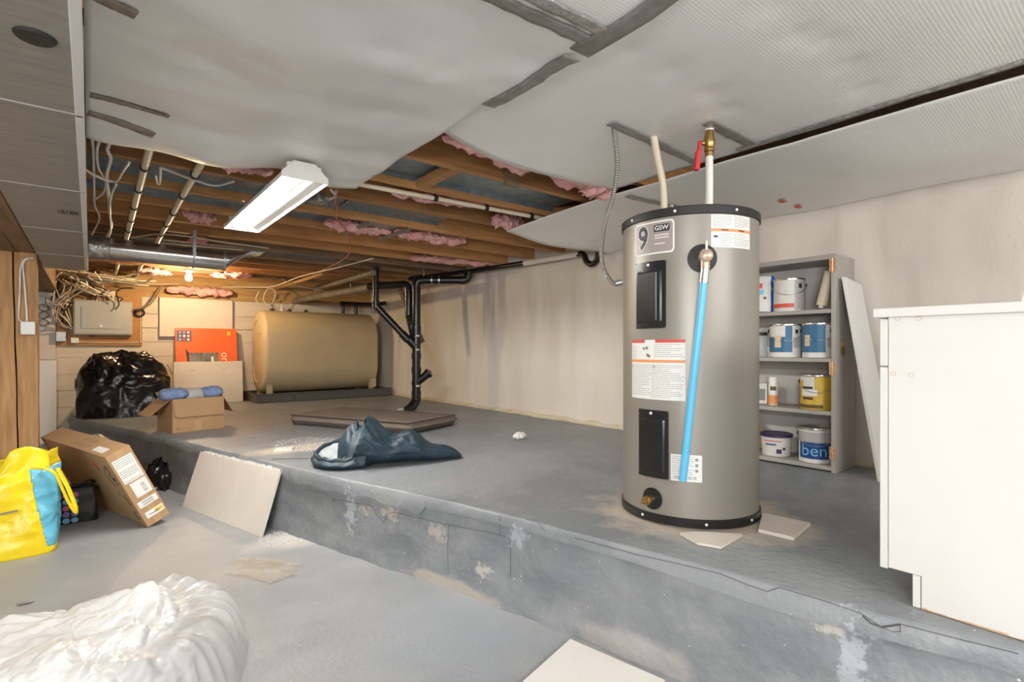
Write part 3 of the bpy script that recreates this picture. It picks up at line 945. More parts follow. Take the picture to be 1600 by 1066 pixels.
for s_, m_ in ((-1, 'tube_on'), (1, 'white')):
    xt = xm + s_ * .055
    tb = G().tube([(xt, y0 + .03, zb + .03), (xt, y1 - .03, zb + .03)], .016, 14).build('tube', M[m_], tl, smooth=60)
    for y in (y0 + .008, y1 - .03):
        G().box((xt - .018, y, zb + .008), (xt + .018, y + .022, zb + .07)).build('lamp_holder', M['white'], tl, bevel=.003)

# bare bulb
p = A(295, 434, Y=6.62)
bl = thing('bare_bulb', 'bare lit light bulb glowing under the far joists', 'lamp', (p.x, p.y, p.z))
G().lathe([(.0, -.036), (.018, -.032), (.03, -.018), (.032, 0), (.026, .02), (.016, .04), (.014, .05), (0, .05)], p, 20).build('glass_bulb', M['bulb'], bl, smooth=180)
G().lathe([(.016, .05), (.02, .05), (.03, .062), (.05, .07), (.05, .09), (0, .09)], p, 20).build('socket', M['white'], bl, smooth=40)

# ---------------------------------------------------------------- water heater
HR, HZ0, HZ1 = .265, ZL + .005, ZL + 1.185
HEAT = thing('water_heater', 'tall taupe cylindrical electric water heater with black cap', 'water heater', (HC.x, HC.y, HZ0))


def on_heater(px, py):
    """angle on the heater and height of the spot seen at a pixel"""
    u = (px - CX) / FPX
    r = FW + u * RT
    r2 = Vector((r.x, r.y))
    c2 = Vector((HC.x, HC.y))
    a_, b_, c_ = r2.dot(r2), -2 * r2.dot(c2), c2.dot(c2) - HR * HR
    disc = max(0, b_ * b_ - 4 * a_ * c_)
    d = (-b_ - sqrt(disc)) / (2 * a_)
    h = r2 * d - c2
    th = atan2(h.y, h.x)
    return (th - 2 * pi if th > 0 else th), CAMZ + (HY - py) / FPX * d


def wrap(c, R, th0, z0):
    """flat (x to the right as seen, y up, z off the surface) onto a standing cylinder"""
    def f(x, y, o=0.0):
        th = th0 + x / R
        return Vector((c[0] + (R + o) * cos(th), c[1] + (R + o) * sin(th), z0 + y))
    return f


def patch(g, f, x0, x1, y0, y1, o=.001, n=8, rad=0.0, t=.0008):
    """curved rectangle with rounded corners"""
    k = n
    if rad > 0:
        # strips between x columns, trimmed at the rounded corners
        xs = [x0 + (x1 - x0) * i / (k * 3) for i in range(k * 3 + 1)]
        vs, fs = [], []
        for x in xs:
            e_ = max(0, rad - min(x - x0, x1 - x))
            dy = rad - sqrt(max(0, rad * rad - e_ * e_))
            vs += [f(x, y0 + dy, o), f(x, y1 - dy, o)]
        fs = [(2 * i, 2 * i + 2, 2 * i + 3, 2 * i + 1) for i in range(len(xs) - 1)]
        g.add(vs, fs)
    else:
        vs, fs = [], []
        for i in range(k + 1):
            x = x0 + (x1 - x0) * i / k
            vs += [f(x, y0, o), f(x, y1, o)]
        fs = [(2 * i, 2 * i + 2, 2 * i + 3, 2 * i + 1) for i in range(k)]
        g.add(vs, fs)
    return g


def wtext(g, f, body, size, x, y, o=.0016, align='CENTER', sx=1.0, bold=0.0):
    vs, fs = text_geo(body, size, align, bold)
    g.add([f(x + v.x * sx, y + v.y, o) for v in vs], fs)
    return g


G().lathe([(HR, .03), (HR, HZ1 - HZ0 - .03)], (HC.x, HC.y, HZ0), 96).build('body', M['heater'], HEAT, smooth=40)
G().lathe([(HR + .002, HZ1 - .034), (HR + .006, HZ1 - .032), (HR + .006, HZ1 - .004), (HR + .001, HZ1), (0, HZ1 + .003)], (HC.x, HC.y, 0), 96).build('top_cap', M['black'], HEAT, smooth=40)
G().lathe([(HR - .01, HZ0), (HR + .006, HZ0), (HR + .007, HZ0 + .03), (HR + .001, HZ0 + .033)], (HC.x, HC.y, 0), 96).build('base_ring', M['blackp'], HEAT, smooth=40)


def knob_dir(px, py):
    th, z = on_heater(px, py)
    return Vector((cos(th), sin(th), 0)), Vector((HC.x + HR * cos(th), HC.y + HR * sin(th), z)), th


def disc_M(dirv):
    return dirv.to_track_quat('Z', 'Y').to_matrix().to_4x4()


for px, py in ((990, 344), (1055, 331), (1149, 327), (1006, 811), (1103, 827), (1172, 822)):
    dv, p, th = knob_dir(px, py)
    p.z = HZ1 - .018 if py < 500 else HZ0 + .017
    G().lathe([(.0055, .005), (.005, .009), (0, .0105)], p, 10, disc_M(dv)).build('screw', M['white'], HEAT, smooth=60)

# access covers
for px0, px1, py0, py1 in ((996, 1041, 409, 513), (1000, 1045, 641, 746)):
    ta, za = on_heater(px0, py0); tb, _ = on_heater(px1, py0)
    _, zb_ = on_heater((px0 + px1) / 2, py1); _, zt_ = on_heater((px0 + px1) / 2, py0)
    w, h = abs(tb - ta) * HR, zt_ - zb_
    f = wrap(HC, HR, (ta + tb) / 2, (zt_ + zb_) / 2)
    g = G()
    patch(g, f, -w / 2, w / 2, -h / 2, h / 2, .006, 8, .008)
    g.add([f(x, y, o_) for o_ in (0, .006) for x, y in ((-w / 2, -h / 2), (w / 2, -h / 2), (w / 2, h / 2), (-w / 2, h / 2))], [(0, 1, 5, 4), (1, 2, 6, 5), (2, 3, 7, 6), (3, 0, 4, 7)])
    cov = g.build('access_cover', M['blackp'], HEAT, smooth=30)
    g = G()
    a_, b_ = w * .42, h * .43
    rows = [(-1, 0.004), (-.96, .014), (.55, .017), (.62, .011), (.78, .011), (.84, .008), (1, .004)]
    vs = []
    for j, y in enumerate((-b_, -b_ + .012, b_ - .026, b_ - .014)):
        for (s_, o_) in rows:
            vs.append(f(a_ * s_, y, o_ if j in (1, 2) else .005))
    k = len(rows)
    g.add(vs, [(j * k + i, j * k + i + 1, (j + 1) * k + i + 1, (j + 1) * k + i) for j in range(3) for i in range(k - 1)])
    g.build('raised_box', M['blackp'], cov, smooth=25)
    pt = f(-.005, h / 2 - .012, .006)
    dv = (pt - Vector((HC.x, HC.y, pt.z))).normalized()
    G().lathe([(.006, 0), (.005, .004), (0, .005)], pt, 10, disc_M(dv)).build('screw', M['white'], cov, smooth=60)


def sticker(px0, px1, py0, py1):
    ta, _ = on_heater(px0, 500); tb, _ = on_heater(px1, 500)
    pm = (px0 + px1) / 2
    _, zt_ = on_heater(pm, py0); _, zb_ = on_heater(pm, py1)
    f = wrap(HC, HR, (ta + tb) / 2, (zt_ + zb_) / 2)
    return f, abs(tb - ta) * HR, zt_ - zb_


random.seed(8)
# brand sticker with the big nine
f, w, h = sticker(993, 1054, 346, 397)
st = tag(patch(G(), f, -w / 2, w / 2, -h / 2, h / 2, .0008, 8, .012).build('sticker', M['paper'], HEAT), 'white-edged mauve sticker with a large 9')
patch(G(), f, -w / 2 + .006, w / 2 - .006, -h / 2 + .006, h / 2 - .006, .0014, 8, .008).build('sticker_field', M['mauve'], st)
wtext(G(), f, '9', h * .98, -w * .24, 0, .0020, sx=.86, bold=.0055).build('numeral_edge', M['paper'], st)
wtext(G(), f, '9', h * .98, -w * .24, 0, .0026, sx=.84, bold=.003).build('numeral', M['dark_ink'], st)
patch(G(), f, w * .04, w * .40, h * .16, h * .38, .002, 6, .004).build('logo_plate', M['dark_ink'], st)
wtext(G(), f, 'GSW', h * .19, w * .22, h * .27, .0026, sx=1.05, bold=.0004).build('logo_lettering', M['paper'], st)
g = G()
for y in (.06, -.02, -.2):
    patch(g, f, w * .06, w * (.38 if y > -.1 else .3), h * y - .002, h * y + .0015, .002, 4)
g.build('fine_print', M['paper'], st)['kind'] = 'stuff'


def print_lines(g, f, x0, x1, y1, y0, pitch, hgt=.0016, o=.0014):
    y = y1
    while y > y0:
        x = x0
        e_ = x0 + (x1 - x0) * random.choice((1, 1, .95, .6, .9))
        while x < e_ - .004:
            l = min(random.uniform(.006, .02), e_ - x)
            patch(g, f, x, x + l, y - hgt / 2, y + hgt / 2, o, 1)
            x += l + .0022
        y -= pitch
    return g


f, w, h = sticker(1111, 1171, 336, 387)
st = patch(G(), f, -w / 2, w / 2, -h / 2, h / 2, .0008, 8).build('sticker', M['paper'], HEAT)
patch(G(), f, -w / 2, w / 2, -.002, .009, .0014, 8).build('orange_band', M['orange'], st)
g = print_lines(G(), f, -w * .47, -.003, h * .45, .014, .006)
print_lines(g, f, .003, w * .47, h * .45, .014, .006)
print_lines(g, f, -w * .3, -.003, -.01, -h * .46, .006)
print_lines(g, f, .003, w * .47, -.01, -h * .46, .006)
g.build('fine_print', M['ink'], st)['kind'] = 'stuff'
g = G()
patch(g, f, -w * .45, -w * .36, -h * .2, -h * .14, .0016, 2)
for x in (-w * .2, w * .22):
    patch(g, f, x - .014, x + .014, .002, .006, .0018, 2)
g.build('hazard_mark', M['dark_ink'], st)

f, w, h = sticker(988, 1071, 531, 625)
st = tag(patch(G(), f, -w / 2, w / 2, -h / 2, h / 2, .0008, 10).build('sticker', M['paper'], HEAT), 'large white warning sticker with red and orange bands')
g = patch(G(), f, -w / 2, -w * .18, h * .45, h * .5, .0014, 3)
patch(g, f, w * .02, w / 2, h * .45, h * .5, .0014, 4)
g.build('red_band', M['redprint'], st)
patch(G(), f, -w / 2, w / 2, h * .12, h * .165, .0014, 10).build('orange_band', M['orange'], st)
g = print_lines(G(), f, -w * .48, -w * .36, h * .40, h * .18, .008)
print_lines(g, f, 0, w * .48, h * .42, h * .19, .0075)
print_lines(g, f, -w * .48, -w * .05, h * .07, -h * .46, .0075)
print_lines(g, f, -w * .03, w * .48, h * .07, -h * .46, .007)
patch(g, f, -w * .045, -w * .04, -h * .47, h * .1, .0014, 1)
g.build('fine_print', M['ink'], st)['kind'] = 'stuff'
for cx_, cy_, r_ in ((-.14, .36, .006), (-.2, .35, .005), (-.12, .24, .006), (-.09, .22, .005), (-.47, .05, .003), (.0, .05, .0035)):
    vs = [f(w * cx_ + r_ * cos(a) * (1 + .4 * sin(3 * a)), h * cy_ + r_ * sin(a) * 1.1, .0018) for a in [2 * pi * i / 10 for i in range(10)]]
    G().add(vs, [tuple(range(10))]).build('pictogram', M['glassgrey'], st)

f, w, h = sticker(1048, 1097, 711, 753)
st = patch(G(), f, -w / 2, w / 2, -h / 2, h / 2, .0008, 6).build('sticker', M['paper'], HEAT)
g = print_lines(G(), f, -w * .45, w * .25, h * .42, -h * .25, .008)
for i in range(14):
    patch(g, f, -w * .42 + i * .006, -w * .42 + i * .006 + random.choice((.0015, .003)), -h * .42, -h * .3, .0014, 1)
g.build('fine_print', M['ink'], st)['kind'] = 'stuff'
g = G()
for y in (.33, .12, -.08):
    vs = [f(w * .33 + .006 * cos(a), h * y + .006 * sin(a), .0016) for a in [2 * pi * i / 12 for i in range(12)]]
    g.add(vs, [tuple(range(12))])
g.build('approval_mark', M['ink'], st)

# relief valve, discharge tube, drain valve
dv, p, th = knob_dir(1097, 404)
MM = disc_M(dv)
vl = G().lathe([(.052, .0), (.052, .004), (.03, .008), (.02, .012)], p, 28, MM).build('valve_flange', M['black'], HEAT, smooth=30)
side = Vector((-sin(th), cos(th), 0))
q = p + dv * .012
g = G().tube([q - dv * .01, q + dv * .055], .017, 14)
g.tube([q + dv * .04 + Vector((0, 0, .012)), q + dv * .04 - Vector((0, 0, .045))], .016, 14)
g.lathe([(.022, .05), (.024, .058), (.018, .064), (0, .066)], q, 16, MM)
rv = tag(g.build('relief_valve', M['aged'], HEAT, smooth=40), 'brass relief valve')
G().box((-.004, .0, .058), (.004, .05, .064), Matrix.Translation(q) @ MM).build('lever', M['chrome'], rv)
t2, z2_ = on_heater(1068, 748)
top = q + dv * .04 - Vector((0, 0, .045))
end = Vector((HC.x + (HR + .035) * cos(t2), HC.y + (HR + .035) * sin(t2), z2_ + .0))
ax = (end - top).normalized()
G().tube([top, top + ax * .05], .0155, 16).build('steel_collar', M['chrome'], HEAT, smooth=40)
tag(G().tube([top + ax * .04, top + ax * .3, end], .0135, 16).build('discharge_tube', M['blue_tube'], HEAT, smooth=40), 'bright blue plastic discharge tube')
dv, p, th = knob_dir(1020, 779)
MM = disc_M(dv)
G().lathe([(.041, 0), (.041, .004), (.036, .006), (0, .006)], p, 28, MM).build('drain_flange', M['blackp'], HEAT, smooth=30)
g = G().lathe([(.013, .0), (.013, .03), (.017, .032), (.017, .044), (.012, .046), (.012, .06), (.007, .06), (.007, .05), (0, .05)], p, 14, MM)
tag(g.build('drain_valve', M['brass'], HEAT, smooth=40), 'brass drain valve')

# pipes above the heater
cp = Vector((1.86, 1.10, 0))
wp = thing('water_pipe', 'straight white water pipe with brass valve rising from the heater', 'pipe', (cp.x, cp.y, HZ1 + .004))
zc = 1.90
G().tube([(cp.x, cp.y, HZ1 + .004), (cp.x, cp.y, HZ1 + .03)], .0165, 12).build('fitting', M['brass'], wp, smooth=40)
G().tube([(cp.x, cp.y, HZ1 + .025), (cp.x, cp.y, 1.785)], .0145, 12).build('pipe', M['wcable'], wp, smooth=60)
g = G().lathe([(.0165, 1.77), (.0165, 1.785), (.013, 1.786), (.019, 1.79), (.02, 1.80), (.017, 1.805), (.021, 1.815), (.023, 1.83), (.019, 1.84), (.018, 1.855), (.0165, 1.862), (.0165, 1.87)], (cp.x, cp.y, 0), 14)
g.tube([Vector((cp.x, cp.y, 1.822)), Vector((cp.x, cp.y, 1.822)) - RT * .03], .009, 10)
g.build('ball_valve', M['brass'], wp, smooth=40)
h0 = Vector((cp.x, cp.y, 1.822)) - RT * .03
g = G()
g.slab([h0 - FW * .008 + Vector((0, 0, .01)), h0 + FW * .008 + Vector((0, 0, .01)), h0 + FW * .009 + Vector((0, 0, -.10)) - RT * .01, h0 - FW * .009 + Vector((0, 0, -.10)) - RT * .01], -RT * .012)
g.slab([h0 - FW * .012 - RT * .003 + Vector((0, 0, -.03)), h0 + FW * .012 - RT * .003 + Vector((0, 0, -.03)), h0 + FW * .012 + Vector((0, 0, -.105)) - RT * .01, h0 - FW * .012 + Vector((0, 0, -.105)) - RT * .01], -RT * .018)
g.build('valve_handle', M['red'], wp, bevel=.003)
G().tube([(cp.x, cp.y, 1.865), (cp.x, cp.y, 1.897)], [.016, .02], 12).build('foam_sleeve', M['white'], wp, smooth=60)
hp = Vector((1.86, 1.30, 0))
pts = [Vector((1.86, 1.30, HZ1 + .004)), Vector((1.855, 1.30, HZ1 + .06)), Vector((1.845, 1.30, HZ1 + .16)), Vector((1.81, 1.30, HZ1 + .25)), Vector((1.775, 1.29, HZ1 + .31)), Vector((1.765, 1.29, HZ1 + .335))]
hw = thing('water_pipe', 'curved cream flexible pipe rising from the heater into the sheet', 'pipe', pts[0])
G().tube(smoothpath(pts, 5), .0145, 12).build('pipe', M['pipe_cream'], hw, smooth=60)
G().tube([pts[0], pts[0] + Vector((0, 0, .03))], .018, 12).build('fitting', M['brass'], hw, smooth=40)
G().tube([pts[0] + Vector((.03, -.01, 0)), pts[0] + Vector((.03, -.01, .07))], .008, 8).build('anode_stub', M['galv'], hw, smooth=40)
cpts = [A(958, 190, d=2.02), A(962, 225, d=2.05), A(964, 262, d=2.10), A(958, 305, d=2.17), A(946, 345, d=2.22), A(940, 385, d=2.25), A(942, 415, d=2.26), A(952, 436, d=2.27), A(962, 444, d=2.28), A(972, 441, d=2.275)]
cpts = [Vector((p.x, p.y, min(p.z, 1.893))) for p in cpts]
fc = thing('flexible_conduit', 'grey flexible metal conduit looping from the ceiling to the heater side', 'conduit', cpts[0])
G().tube(smoothpath(cpts, 8), .0095, 10).build('conduit', M['flex'], fc, smooth=180)
e_ = cpts[-1]
G().tube([cpts[-2] + Vector((0, 0, .002)), e_], .013, 10).build('connector', M['galv'], fc, smooth=40)

# plaster board scraps under the heater
def scrap(label, pix, z, t, m_='drywall', name='drywall_scrap'):
    poly = [A(x, y, z=z) for x, y in pix]
    c = sum(poly, Vector()) / len(poly)
    g = G().slab(poly, (0, 0, t))
    return tag(g.build(name, M[m_], None, origin=c), label, 'scrap')
pad = [Vector((HC.x + .262 * cos(a), HC.y + .262 * sin(a), ZL + .0005)) for a in [2 * pi * i / 20 for i in range(20)]]
tag(G().slab(pad, (0, 0, .004)).build('drywall_pad', M['drywall'], None, origin=(HC.x, HC.y, ZL)), 'pale board pad under the water heater base', 'pad')
scrap('pale plaster board scrap sticking out right of the water heater', [(1185, 832), (1192, 806), (1266, 822), (1240, 845)], ZL + .002, .012)
scrap('pale plaster board scrap sticking out in front of the water heater', [(1062, 836), (1090, 834), (1160, 838), (1127, 858), (1090, 852)], ZL + .002, .008)

# ---------------------------------------------------------------- shelf unit against the right wall
sy0, sy1, sx0, sx1 = 1.09, 1.86, 3.07, 3.345
su = thing('shelf_unit', 'grey painted wooden shelf unit holding paint cans', 'shelf', ((sx0 + sx1) / 2, (sy0 + sy1) / 2, ZL))
for y, nm in ((sy0, 'side_panel'), (sy1 - .022, 'side_panel')):
    G().box((sx0, y, ZL), (sx1, y + .022, 1.534)).build(nm, M['greywood'], su, bevel=.002)
SZ = [.40, .694, .979, 1.243]
for z in SZ:
    G().box((sx0 + .004, sy0 + .022, z - .022), (sx1 - .012, sy1 - .022, z)).build('shelf_board', M['greywood'], su, bevel=.002)
G().box((sx0, sy0 + .022, 1.508), (sx1 - .012, sy1 - .022, 1.534)).build('top_board', M['greywood'], su, bevel=.002)
G().box((sx1 - .011, sy0 + .022, ZL), (sx1, sy1 - .022, 1.534)).build('back_panel', M['shelfback'], su)
for z in SZ:
    G().box((sx1 - .03, sy0 + .022, z - .075), (sx1 - .012, sy1 - .022, z - .023)).build('back_rail', M['greywood'], su) if z > .5 else None
for z in (1.475, .925, .475):
    h_ = G().box((sx0 - .003, sy0 - .002, z - .035), (sx0, sy0 + .03, z + .035))
    h_.tube([(sx0 - .004, sy0 + .014, z - .036), (sx0 - .004, sy0 + .014, z + .036)], .004, 8)
    tag(h_.build('hinge', M['hinge'], su), 'copper coloured hinge')
q = Vector((sx0 + .09, sy0, 1.05))
g = G().box((q.x - .014, q.y - .003, q.z - .01), (q.x + .014, q.y, q.z + .03))
g.tube([q + Vector((.014 * cos(a), -.006, -.03 + .022 * sin(a))) for a in [2 * pi * i / 14 for i in range(15)]], .004, 6)
g.box((q.x - .01, q.y - .008, q.z - .015), (q.x + .01, q.y - .002, q.z + .01))
g.build('latch', M['brass'], su)


def shelf_at(X, Y, zi):
    return Vector((X, Y, SZ[zi] + .0006))


def shelf_pos(px, zi, X=3.20):
    p = A(px, 500, X=X)
    return Vector((X, p.y, SZ[zi] + .0006))


def can_root(name, label, p, cat='paint can', group='paint cans on the shelf unit'):
    return thing(name, label, cat, p, group=group)


def face_wrap(p, R, px):
    """wrap centred on the side that faces the camera"""
    th = atan2(-p.y, -p.x)
    return wrap(p, R, th, p.z)


def paint_can(label, p, body_m, patches, R=.083, H=.19, texts=(), handle=True, tw=0.0):
    t = can_root('paint_can', label, p)
    G().lathe([(R - .003, 0), (R, .002), (R, .006), (R - .001, .008), (R - .001, H - .01), (R + .001, H - .008), (R + .001, H), (R - .006, H), (R - .009, H - .006), (0, H - .006)], p, 36).build('body', M[body_m], t, smooth=35)
    G().lathe([(R + .0015, H - .009), (R + .0025, H - .004), (R + .0015, H + .001), (R - .012, H + .001), (R - .014, H - .003), (0, H - .003)], p, 36).build('lid', M['chrome'], t, smooth=35)
    th = atan2(-p.y, -p.x) + tw
    f = wrap(p, R, th, p.z)
    for i, (m_, x0, x1, y0, y1) in enumerate(patches):
        patch(G(), f, x0 * R, x1 * R, y0 * H, y1 * H, .0008 + .0006 * i, 12).build('print', M[m_], t)
    for (body, size, x, y, m_) in texts:
        wtext(G(), f, body, size, x * R, y * H, .004).build('lettering', M[m_], t)
    if handle:
        sgn = Vector((-sin(th), cos(th), 0))
        fr = Vector((cos(th), sin(th), 0))
        e1, e2 = p + sgn * (R + .003) + Vector((0, 0, H * .8)), p - sgn * (R + .003) + Vector((0, 0, H * .8))
        pts = [p + sgn * (R + .005) * cos(a) + fr * (R + .008) * sin(a) + Vector((0, 0, H * .78 - H * .28 * sin(a))) for a in [pi * i / 16 for i in range(17)]]
        G().tube(pts, .0016, 6).build('wire_handle', M['chrome'], t, smooth=60)
        for e_ in (e1, e2):
            G().lathe([(.011, -.001), (.011, .003), (.006, .006), (0, .006)], e_, 12, disc_M((e_ - p - Vector((0, 0, H * .8))).normalized())).build('handle_ear', M['black'], t, smooth=40)
    return t


paint_can('white and red paint can on the top shelf', shelf_pos(1233, 3, 3.19), 'canwhite',
          [('cangrey', .35, 1.45, .05, .93), ('redprint', -1.4, .3, .12, .24), ('dark_ink', .62, .86, .70, .84)])
paint_can('blue and cream paint can on the second shelf, left of the pair', shelf_at(3.16, 1.385, 2), 'canwhite',
          [('labelblue', -1.5, .42, .16, .98), ('canwhite', -1.5, -.02, .62, .98), ('peach', -.72, -.28, .3, .66), ('cangrey', .5, 1.5, .3, .6), ('dark_ink', .62, .82, .72, .84)])
paint_can('blue paint can on the second shelf, beside the hinged side', shelf_at(3.16, 1.205, 2), 'canwhite',
          [('labelblue', -1.5, .38, .16, .98), ('peach', -.95, -.55, .34, .66), ('cangrey', .5, 1.5, .3, .6), ('dark_ink', .66, .84, .72, .84)])
paint_can('yellow paint can on the third shelf', shelf_at(3.16, 1.215, 1), 'canyellow',
          [('canwhite', -1.3, -.15, .55, .98), ('canyellow', -1.3, -.9, .55, .85), ('olive', -1.45, .35, .05, .15), ('paper', -1.0, .02, .40, .58), ('dark_ink', -.9, -.25, .6, .67), ('dark_ink', -.9, -.25, .3, .36)])
paint_can('dark blue paint can lettered ben on the bottom shelf', shelf_at(3.165, 1.225, 0), 'canwhite',
          [('navy', -1.1, 1.35, .13, .66), ('cangrey', -1.45, 1.45, .6, .9)],
          texts=[('ben', .088, -.08, .36, 'cyan')])

p = shelf_pos(1213, 0, 3.18)
t = thing('plastic_tub', 'white plastic tub with purple lid on the bottom shelf', 'tub', p)
G().lathe([(.072, 0), (.075, .003), (.084, .118)], p, 32).build('body', M['canwhite'], t, smooth=40)
G().lathe([(.084, .112), (.089, .112), (.089, .126), (.083, .129), (.08, .125), (0, .125)], p, 32).build('lid', M['lidpurple'], t, smooth=40)
f = wrap(p, .0815, atan2(-p.y, -p.x), p.z)
patch(G(), f, -.07, .03, .088, .093, .003, 8).build('print', M['redprint'], t)
patch(G(), f, -.06, .0, .066, .074, .002, 8).build('print', M['navy'], t)
patch(G(), f, .0, .028, .02, .045, .001, 8).build('print', M['lidpurple'], t)
patch(G(), f, .034, .048, .04, .056, .002, 4).build('print', M['dark_ink'], t)

p = shelf_pos(1208, 1, 3.17)
t = thing('spray_can', 'slim orange and white spray can on the third shelf', 'spray can', p)
G().lathe([(.024, 0), (.026, .003), (.026, .122), (.022, .13)], p, 24).build('body', M['paper'], t, smooth=40)
G().lathe([(.0245, .122), (.0245, .16), (.02, .168), (0, .169)], p, 24).build('cap', M['white'], t, smooth=40)
f = wrap(p, .026, atan2(-p.y, -p.x), p.z)
patch(G(), f, -.04, .04, .006, .06, .0006, 12).build('print', M['orange'], t)
patch(G(), f, -.016, .018, .088, .112, .0006, 8).build('print', M['olive'], t)
p = shelf_pos(1193, 1, 3.24)
t = thing('small_carton', 'small white carton beside the spray can', 'carton', p)
G().box((p.x - .04, p.y - .04, p.z), (p.x + .03, p.y + .03, p.z + .125)).build('box', M['paper'], t, bevel=.002)
G().box((p.x - .0405, p.y - .03, p.z + .02), (p.x - .04, p.y + .02, p.z + .09)).build('print', M['ink'], t)
p = shelf_pos(1189, 2, 3.17)
t = thing('plastic_jar', 'clear plastic jar with black lid on the second shelf', 'jar', p)
G().lathe([(.036, 0), (.038, .004), (.038, .12), (.033, .13)], p, 24).build('jar', M['jar'], t, smooth=40)
G().lathe([(.035, .13), (.036, .13), (.036, .148), (0, .149)], p, 24).build('lid', M['black'], t, smooth=40)
p = shelf_pos(1204, 2, 3.15)
g = G().lathe([(.014, 0), (.016, .002), (.024, .06), (.022, .062)], p, 16)
tag(g.build('plastic_cup', M['jar'], None, origin=p, smooth=40), 'small clear plastic cup leaning by the jar', 'cup')

# printed pouch
p = shelf_pos(1196, 3, 3.17) + Vector((0, 0, .007))
t = thing('printed_pouch', 'white and blue printed plastic pouch on the top shelf', 'pouch', p)
sd = Vector((p.y, -p.x, 0)).normalized()          # to the right as seen
bk = Vector((p.x, p.y, 0)).normalized()
def pouch(x0, x1, e):
    q = G()
    def f(u, v):
        a = 2 * pi * u
        hw = .058 * (1 - .35 * max(0, v - .75) * 4 * .6)
        th = .032 * (1 - v) ** .5 + .006
        x = cos(a) * hw
        x = max(x0, min(x1, x))
        return p + sd * x + bk * (sin(a) * (th + e)) + Vector((0, 0, .215 * v + .006 * nz(cos(a) * 3, v * 6, 1))) + sd * .008 * nz(v * 7, 2, 2)
    q.grid(f, 24, 14, wrap=True)
    return q
pouch(-1, 1, 0).build('pouch_body', M['paper'], t, smooth=180)
pouch(.03, 1, .002).build('blue_edge', M['pouchblue'], t, smooth=180)
q = p - bk * .034 + Vector((0, 0, .1)) - sd * .03
for m_, x0, z0, x1, z1 in (('redprint', -.014, .04, .014, .07), ('cyan', -.015, .005, .02, .03), ('olive', .02, -.025, .034, -.01)):
    G().slab([q + sd * x0 + Vector((0, 0, z0)), q + sd * x1 + Vector((0, 0, z0)), q + sd * x1 + Vector((0, 0, z1)), q + sd * x0 + Vector((0, 0, z1))], -bk * .002).build('print', M[m_], t)
# caulking tube leaning in the corner
p = shelf_pos(1288, 3, 3.15)
t = thing('caulking_tube', 'cream caulking tube leaning against the shelf side', 'tube', p)
b0 = p + Vector((0, .015, .024))
tp = b0 + Vector((.02, -.035, .19))
ax = (tp - b0).normalized()
G().tube([b0, b0 + ax * .012, b0 + ax * .19], [.026, .027, .024], 20).build('body', M['pipe_cream'], t, smooth=40)
G().tube([b0 - ax * .014, b0 + ax * .001], [.012, .014], 12).build('nozzle', M['white'], t, smooth=40)
# broom head
p = shelf_pos(1196, 0, 3.285) + Vector((0, 0, .006))
t = thing('straw_broom', 'straw broom head standing behind the purple-lidded tub', 'broom', p)
sd2 = Vector((0, -1, 0))
def broom(u, v):
    a = 2 * pi * u
    c = p + Vector((0, .10 - .10 * v, .21 * (1 - v)))
    w_ = .022 + .045 * v
    return c + Vector((.018 * sin(a), w_ * cos(a) + .004 * nz(u * 40, v * 2, 1), .004 * nz(u * 30, v, 6)))
g = G(); g.grid(broom, 32, 8, wrap=True)
g.build('bristles', M['straw'], t, smooth=60)
G().tube([p + Vector((0, .098, .205)), p + Vector((0, .115, .245))], .02, 12, flat=1).build('ferrule', M['canyellow'], t, smooth=40)

# ---------------------------------------------------------------- leaning shelf board
b0, b1 = Vector((3.05, .895, ZL)), Vector((3.335, .905, ZL))
t0, t1 = Vector((3.10, 1.073, 1.41)), Vector((3.345, 1.073, 1.385))
g = G().slab([b0, b1, t1, t0], (0, -.016, 0))
tag(g.build('melamine_board', M['melamine'], None, origin=b0, bevel=.001), 'white board leaning against the shelf unit side', 'board')

# ---------------------------------------------------------------- white cabinet on the ledge, near right
kx, ky0, ky1, kz1 = 1.635, -.10, .475, 1.112
kw = .62
cb = thing('white_cabinet', 'white base cabinet with worktop at the right edge', 'cabinet', (kx + kw / 2, .2, ZL))
g = G()
g.slab([(kx, ky0, ZL + .003), (kx, ky1 - .09, ZL + .003), (kx, ky1 - .09, ZL + .085), (kx, ky1 - .02, ZL + .085), (kx, ky1 - .02, kz1), (kx, ky0, kz1)], (.016, 0, 0))
g.build('side_panel', M['melamine'], cb, bevel=.001)
G().box((kx + kw - .016, ky0, ZL + .003), (kx + kw, ky1 - .02, kz1)).build('side_panel', M['melamine'], cb, bevel=.001)
G().box((kx + .017, ky0, ZL + .003), (kx + kw - .017, ky0 + .012, kz1)).build('back_panel', M['melamine'], cb)
G().box((kx + .001, ky1 - .088, ZL + .003), (kx + kw, ky1 - .072, ZL + .084)).build('toe_kick', M['melamine'], cb)
G().box((kx + .017, ky0 + .013, ZL + .085), (kx + kw - .017, ky1 - .02, ZL + .1)).build('floor_panel', M['melamine'], cb)
G().box((kx - .012, ky0 - .01, kz1), (kx + kw + .01, ky1 + .012, kz1 + .024)).build('worktop', M['melamine'], cb, bevel=.003)
dr = G().box((kx + .002, ky1 - .018, .985), (kx + kw - .002, ky1, kz1 - .004)).build('drawer_front', M['melamine'], cb, bevel=.002)
do = G().box((kx + .002, ky1 - .018, ZL + .08), (kx + kw - .002, ky1, .981)).build('door', M['melamine'], cb, bevel=.002)
G().tube([(kx + .3, ky1 + .012, 1.05), (kx + .4, ky1 + .012, 1.05)], .005, 8).build('handle', M['chrome'], dr, smooth=40)
G().tube([(kx + .08, ky1 + .012, .85), (kx + .08, ky1 + .012, .93)], .005, 8).build('handle', M['chrome'], do, smooth=40)
